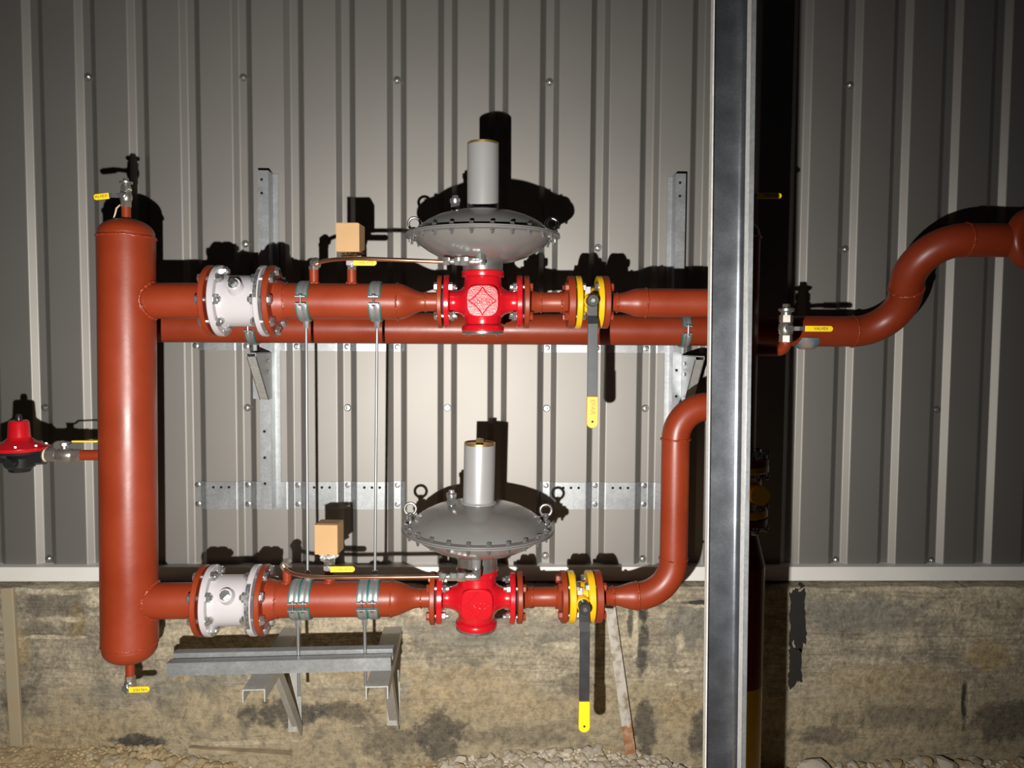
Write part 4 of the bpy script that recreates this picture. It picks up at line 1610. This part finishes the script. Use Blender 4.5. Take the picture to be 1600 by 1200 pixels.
def post(label, pxl, pxr, pyt, pyb, lip, mirror):
    """Z-section post: front plate, web back to the wall, lip"""
    y1 = -.066
    zt_ = at(pxl, pyt, y1).z; zb_ = at(pxl, pyb, y1).z
    xl = at(pxl, (pyt + pyb) / 2, y1).x; xr = at(pxr, (pyt + pyb) / 2, y1).x
    F = T((xl + xr) / 2, 0, zb_)
    t = thing('wall_post', label, 'mounting post', F, 'galvanised mounting posts on the cladding')
    h_ = (xr - xl) / 2
    y0 = -.0075
    if not mirror:
        ln = [(-h_, y1 + .012), (-h_, y1), (h_, y1), (h_, y0), (h_ + lip, y0)]
    else:
        ln = [(h_, y1 + .012), (h_, y1), (-h_, y1), (-h_, y0), (-h_ - lip, y0)]
    mb = MB(); mb.sheet(ln, .0025 if not mirror else -.0025, (0, 0, zt_ - zb_))
    b = mb.build('profile', M['galv'], t, smooth=0)
    H = zt_ - zb_
    for z in (H - .035, H - .085, .10, .20, .30):
        inst('hole', holem, b, T(-.004, y1 - .0026, z))
    return t


post('vertical galvanised post on the cladding behind the upper filter', 405, 422, 266, 796, .020, False)
post('vertical galvanised post on the cladding left of the steel column', 1052.5, 1068, 271, 700, .018, True)


# pipe brackets on the posts
def pipe_bracket(label, px, pyt, pyb, wd, mirror):
    """folded wedge: two gussets, top plate, sloped front plate"""
    yb_, yf = -.069, -.262
    top = at(px, pyt, yf).z
    bot = at(px, pyb, yb_ - .03).z
    xc = at(px, (pyt + pyb) / 2, yf + .06).x
    t = thing('pipe_bracket', label, 'bracket', T(xc, yb_, bot), 'galvanised brackets under the rear pipe')
    H = top - bot; D_ = yf - yb_
    poly = [(0, H), (D_, H), (D_, H - .012), (-.045, 0), (0, 0)]
    for s_, nm in ((-1, 'gusset'), (1, 'gusset')):
        mb = MB(); mb.prism(poly, (.003 * -s_, 0, 0), (s_ * wd / 2, 0, 0), (0, 1, 0), (0, 0, 1))
        g = mb.build(nm, M['galv'], t, smooth=0)
        for (yy, zz_) in ((-.05, H - .03), (-.05, H - .07)):
            mb2 = MB(); mb2.lathe([(0, .0075), (.004 * s_, .0065)], (s_ * wd / 2, yy, zz_), 'x', 8)
            mb2.build('bolt', M['steel'], g, smooth=30)
    mb = MB(); mb.box((0, D_ / 2, H), (wd, -D_, .003)); mb.build('top_plate', M['galv'], t, smooth=0)
    mb = MB()
    mb.add([(-wd / 2, D_, H - .012), (wd / 2, D_, H - .012), (wd / 2, -.045, 0), (-wd / 2, -.045, 0),
            (-wd / 2, D_ + .004, H - .012), (wd / 2, D_ + .004, H - .012), (wd / 2, -.041, 0), (-wd / 2, -.041, 0)],
           [(0, 1, 2, 3), (7, 6, 5, 4), (0, 4, 5, 1), (1, 5, 6, 2), (2, 6, 7, 3), (3, 7, 4, 0)])
    mb.build('sloped_plate', M['galv_dull'], t, smooth=0)
    mb = MB(); s2 = -1 if mirror else 1
    mb.box((-s2 * .028, .002, H / 2), (.055, .003, H)); mb.build('back_plate', M['galv'], t, smooth=0)
    if mirror:
        for z in (.02, H - .07, H - .03):
            mb = MB(); mb.lathe([(0, .011), (-.003, .010)], (-.033 * -s2 * -1, 0, z), 'y', 14); mb.lathe([(-.003, .007), (-.010, .0065)], (-.033 * -s2 * -1, 0, z), 'y', 6)
            mb.build('bolt', M['steel'], t, smooth=30)
    return t


pipe_bracket('wedge bracket holding the rear pipe below the upper filter', 401, 552, 624, .034, False)
pipe_bracket('wedge bracket with bolts holding the rear pipe beside the steel column', 1086, 557, 630, .034, True)


# ================================================================== LOWER SUPPORT: two cantilever arms with braces, two rails
def arm(label, wall_px, front_px, brace_px, wd):
    """inverted U channel from the plinth toward the viewer, plus a diagonal angle brace"""
    pw = at(*wall_px, YC); pf = at(*front_px, -.70)
    ax = (pw - pf).normalized()
    F = frame(pw, ax.cross(V(0, 0, 1)), V(0, 0, 1))
    Fm = Matrix.Identity(4)
    xx = ax.cross(V(0, 0, 1)).normalized(); zz_ = xx.cross(ax).normalized()
    for i in range(3):
        Fm[i][0], Fm[i][1], Fm[i][2], Fm[i][3] = xx[i], ax[i], zz_[i], pw[i]
    t = thing('cantilever_bracket', label, 'support bracket', Fm, 'galvanised support arms fixed to the plinth')
    L_ = (pw - pf).length
    h_ = .036
    ln = [(-wd / 2, -h_), (-wd / 2, 0), (wd / 2, 0), (wd / 2, -h_)]
    mb = MB(); mb.sheet(ln, .003, (0, -L_, 0), (0, .02, 0), (1, 0, 0), (0, 0, 1))
    mb.build('channel', M['galv_dull'], t, smooth=0)
    inv_ = Fm.inverted()
    pbz = inv_ @ at(*brace_px, YC)
    # brace: angle from the plinth foot up to the arm
    a = V(pbz.x, .0, pbz.z); b = V(0, -L_ * .52, -.02)
    dd = (b - a)
    mb = MB()
    up = V(1, 0, 0)
    n_ = dd.cross(up).normalized()
    mb.prism([(-.02, 0), (.02, 0), (.02, .004), (-.02, .004)], dd, a, (1, 0, 0), n_)
    mb.prism([(.016, 0), (.02, 0), (.02, -.038), (.016, -.038)], dd, a, (1, 0, 0), n_)
    mb.build('brace', M['galv_dull'], t, smooth=0)
    mb = MB(); mb.box((pbz.x * .5, .004, pbz.z * .5 - .01), (wd * .8, .006, abs(pbz.z) + .02)); mb.build('wall_plate', M['galv_dull'], t, smooth=0)
    return t, Fm, L_


arm('galvanised support arm and brace under the lower pipe, left one', (457, 982), (394, 1083), (466, 1132), .062)
arm('galvanised support arm and brace under the lower pipe, right one', (614, 980), (588, 1078), (617, 1122), .062)


def rail(label, p0, p1, h_, dp):
    L_ = (p1 - p0).length
    F = frame(p0, p1 - p0)
    t = thing('support_rail', label, 'support rail', F, 'galvanised rails under the lower pipe')
    mb = MB()
    ln = [(dp, h_), (0, h_), (0, 0), (dp, 0)]
    mb.sheet(ln, -.0025, (L_, 0, 0), (0, 0, 0), (0, 1, 0), (0, 0, 1))
    mb.build('channel', M['galv'], t, smooth=0)
    for x in (L_ * .985,):
        mb = MB(); mb.box((x, dp / 2, h_ / 2), (.003, dp - .003, h_ - .006)); mb.build('end_plate', M['galv_dull'], t, smooth=0)
    return t


yr = rodA0.y
rail('front galvanised rail lying across the support arms under the lower pipe', at(261, 1055, yr - .040), at(611, 1046, yr - .040), .036, .030)
rail('rear galvanised rail lying across the support arms under the lower pipe', at(271, 1036, yr + .012), at(614, 1029, yr + .012), .030, .030)

# ================================================================== IMPULSE TUBES AND FITTINGS
def smooth_path(pts, n=10):
    pts = [Vector(p) for p in pts]
    P = [pts[0]] + pts + [pts[-1]]
    out = []
    for i in range(1, len(P) - 2):
        p0, p1, p2, p3 = P[i - 1], P[i], P[i + 1], P[i + 2]
        for k in range(n):
            u = k / n
            out.append(.5 * ((2 * p1) + (-p0 + p2) * u + (2 * p0 - 5 * p1 + 4 * p2 - p3) * u * u + (-p0 + 3 * p1 - 3 * p2 + p3) * u ** 3))
    out.append(pts[-1])
    return out


def impulse(label, nip, elbow, pts, nut_px, row, Yf, boss_px, boss_row):
    base = nip
    t = thing('impulse_tube', label, 'copper tube', T(*base), 'copper impulse tubes')
    L_ = lambda p: p - base
    P = [L_(at(x, y, Y)) for x, y, Y in pts]
    mb = MB(); mb.tube(smooth_path(P), .0062, 14); mb.build('copper_tube', M['copper'], t, smooth=60)
    # tapping elbow
    e = L_(elbow)
    mb = MB()
    mb.lathe([(0, .0165), (.010, .0165)], ax='z', n=6)
    mb.lathe([(.010, .0115), (e.z, .0115)], ax='z', n=16)
    mb.build('tapping_nut', M['nickel'], t, smooth=30)
    mb = MB()
    dr = (P[1] - P[0]).normalized()
    mb.tube([V(0, 0, e.z - .012), V(0, 0, e.z), V(0, 0, e.z) + dr * .006, P[0] + dr * .002], [.0125, .0135, .0135, .0125], 14)
    mb.lathe([(0, .0135), (.013, .0135)], P[0] - dr * .004, dr, 6)
    mb.build('tapping_elbow', M['nickel'], t, smooth=40)
    # compression fitting chain at the regulator
    xs = [L_(at(px, row, Yf)) for px in nut_px]
    d_ = (xs[-1] - xs[0]).normalized()
    seg = [(0, 1, .0125, 6), (1, 2, .0085, 12), (2, 3, .0130, 6), (3, 4, .0145, 6), (4, 5, .0115, 16)]
    for (i, j, r, n) in seg:
        mb = MB(); mb.lathe([(0, r * .94), (.0015, r), ((xs[j] - xs[i]).length - .0015, r), ((xs[j] - xs[i]).length, r * .94)], xs[i], d_, n)
        mb.build('compression_nut' if n == 6 else 'fitting_sleeve', M['steel'], t, smooth=30)
    el = L_(at(boss_px, row, Yf)); et = L_(at(boss_px, boss_row, Yf))
    mb = MB()
    mb.tube([xs[5] - d_ * .004, el - d_ * .006, el, el + (et - el) * .35], .0125, 14)
    mb.lathe([(0, .0125), ((et - el).length, .0135)], el, et - el, 8)
    mb.build('fitting_elbow', M['steel'], t, smooth=40)
    return t


nu = pt(XU(491), 0, 0, .098)
impulse('copper tube of the upper run, arching from pipe nipple to upper regulator', nu, nu + V(0, 0, .024),
        [(494, 413, YF - .012), (506, 408, YF - .03), (530, 405, YF - .07), (560, 404, YF - .10), (620, 406, YF - .115), (694, 409, YF - .118)],
        (692, 703, 710, 719, 733, 746), 408.5, YF - .118, 752, 396)
nl = pt(XL(449), 0, 0, .098)
impulse('copper tube of the lower run, sagging from pipe nipple to lower regulator', nl, nl + V(0, 0, .024),
        [(444, 884, YF - .055), (449, 892, YF - .085), (464, 898, YF - .11), (500, 902, YF - .13), (580, 902, YF - .14), (690, 901, YF - .148)],
        (686, 697, 703, 714, 727, 739), 901, YF - .148, 745, 889)


# ================================================================== GAUGE TAPS UNDER CARDBOARD BOXES
def cardbox(label, px0, px1, pyt, pyb, Yfront, rotz):
    a = at(px0, pyb, Yfront); b = at(px1, pyb, Yfront); c = at(px0, pyt, Yfront)
    w_ = b.x - a.x; h_ = c.z - a.z
    ctr = (a + b) / 2
    t = thing('cardboard_box', label, 'cardboard box', T(ctr.x, Yfront + w_ * .5, a.z) @ Matrix.Rotation(rotz, 4, 'Z'), 'small cardboard boxes over gauges')
    mb = MB()
    d2 = w_ / 2
    mb.box((0, 0, h_ / 2), (w_, w_, h_)); mb.build('carton', M['card'], t, smooth=0, bevel=.0012)
    mb = MB(); mb.box((-.001, -d2 + .001, h_ - .0006), (w_ * .96, .012, .0022)); mb.box((0, 0, h_ + .0006), (w_ * .9, w_ * .8, .0012))
    mb.build('top_flap', M['card'], t, smooth=0)
    mb = MB()
    rn = random.Random(int(px0))
    prof = [(-.004, d2 * .55), (-.009, d2 * .82), (-.015, d2 * .74), (-.021, d2 * .52), (-.024, d2 * .35)]
    n = 30
    vs = []
    for (z, r) in prof:
        for k in range(n):
            q = 2 * PI * k / n
            rr = r * (1 + .18 * rn.uniform(-1, 1))
            vs.append((rr * math.cos(q), rr * math.sin(q), z + rn.uniform(-.003, .003)))
    fs = [(i * n + k, i * n + (k + 1) % n, (i + 1) * n + (k + 1) % n, (i + 1) * n + k) for i in range(len(prof) - 1) for k in range(n)]
    mb.add(vs, fs); mb.build('crumpled_wrap', M['tape'], t, smooth=0)
    return t


cardbox('small cardboard box sitting on a tap of the upper pipe', 526, 563, 348.5, 393, YF - .037, math.radians(-4))
cardbox('small cardboard box sitting on a tap of the lower pipe', 492.5, 529, 820, 867, YF - .045, math.radians(-4))
n1 = pt(XU(550), 0, 0, .096)
small_valve('small ball valve under the upper cardboard box, yellow handle pointing right', frame(n1, UP.ux), (1, 0, .0), .0155, .040, .085, .032, grip_off=.16)
n2 = pt(XL(515), 0, 0, .088)
small_valve('small ball valve under the lower cardboard box, yellow handle pointing right', frame(n2, LO.ux), (1, 0, .0), .0155, .044, .088, .036, grip_off=.14)

# ================================================================== FOREGROUND STEEL COLUMN (U channel, open to the viewer)
YW, YFL = -1.10, -1.16
ct = at(1139.7, -60, YW); cb = at(1123.5, 1260, YW)
zc = (ct - cb).normalized()
CF = Matrix.Identity(4)
cx_ = zc.cross(V(0, -1, 0)).normalized() * -1
if cx_.x < 0:
    cx_ = -cx_
cy_ = zc.cross(cx_).normalized()
cbx = cb - zc * .45
for i in range(3):
    CF[i][0], CF[i][1], CF[i][2], CF[i][3] = cx_[i], cy_[i], zc[i], cbx[i]
Lc = (ct - cb).length + 1.2
col = thing('steel_column', 'galvanised steel channel column standing in the foreground right of centre', 'column', CF)
wc = .0406
fd = .058
mb = MB()
rf = .015
ln = [(-wc, -.004), (-wc + .004, 0)] + [(wc - rf + rf * math.sin(PI / 2 * k / 8), -rf + rf * math.cos(PI / 2 * k / 8)) for k in range(9)]
mb.sheet(ln, .0032, (0, 0, Lc), (0, 0, 0))
mb.build('channel', M['galv_column'], col, smooth=40)
mb = MB()
mb.box((-wc - .0012, -.010, Lc / 2), (.0032, .022, Lc)); mb.build('edge_flange', M['galv_pale_lit'], col, smooth=0)
mb = MB()
mb.box((wc + .0016, -(fd + rf) / 2, Lc / 2), (.0032, fd - rf, Lc)); mb.build('flange', M['galv_pale_lit'], col, smooth=0)  # same channel as the web, coloured paler to show its lit inner face
mb = MB()
mb.box((wc + .0015, -fd - .0005, Lc / 2), (.010, .004, Lc)); mb.build('rolled_lip', M['galv'], col, smooth=0)

# ================================================================== LEANING FLAT BAR, STRIP, PLANK
p1 = at(953, 948, -.115); p0 = at(988, 1196, -.125)
F = frame(p0, (1, 0, .0), p1 - p0, True)
mb = MB(); mb.box((0, 0, (p1 - p0).length / 2), (.040, .005, (p1 - p0).length))
ob = mb.build('flat_bar', M['bar'], None, smooth=0, bevel=.001); ob.matrix_world = F
tag(ob, 'leaning flat metal bar with rusty foot under the lower yellow valve', 'metal bar')
p1 = at(12, 918, YC - .012); p0 = at(27, 1165, YC - .012)
F = frame(p0, (1, 0, 0), p1 - p0, True)
mb = MB(); mb.box((0, 0, (p1 - p0).length / 2), (.046, .018, (p1 - p0).length))
ob = mb.build('flat_strip', M['mudstrip'], None, smooth=0, bevel=.003); ob.matrix_world = F
tag(ob, 'muddy upright strip against the plinth at the far left', 'strip')
p0 = at(296, 1170, YC - .02); p1 = at(455, 1178, YC - .02)
F = frame(p0, p1 - p0)
L_ = (p1 - p0).length
mb = MB()
n = 16
vs = []
for k in range(n + 1):
    u = k / n
    hh = .010 * (1 - .75 * u) * (1 + .3 * noise.noise(V(u * 9, 0, 0)))
    for (yy, zz_) in ((-.012, -hh), (-.014, hh), (.02, hh * .8), (.02, -hh)):
        vs.append((L_ * u, yy, zz_))
fs = [(k * 4 + j, (k + 1) * 4 + j, (k + 1) * 4 + (j + 1) % 4, k * 4 + (j + 1) % 4) for k in range(n) for j in range(4)] + [(0, 1, 2, 3), (n * 4 + 3, n * 4 + 2, n * 4 + 1, n * 4)]
mb.add(vs, fs)
ob = mb.build('wood_splinter', M['wood'], None, smooth=30); ob.matrix_world = F
tag(ob, 'pale weathered wood splinter lying along the foot of the plinth', 'wood')
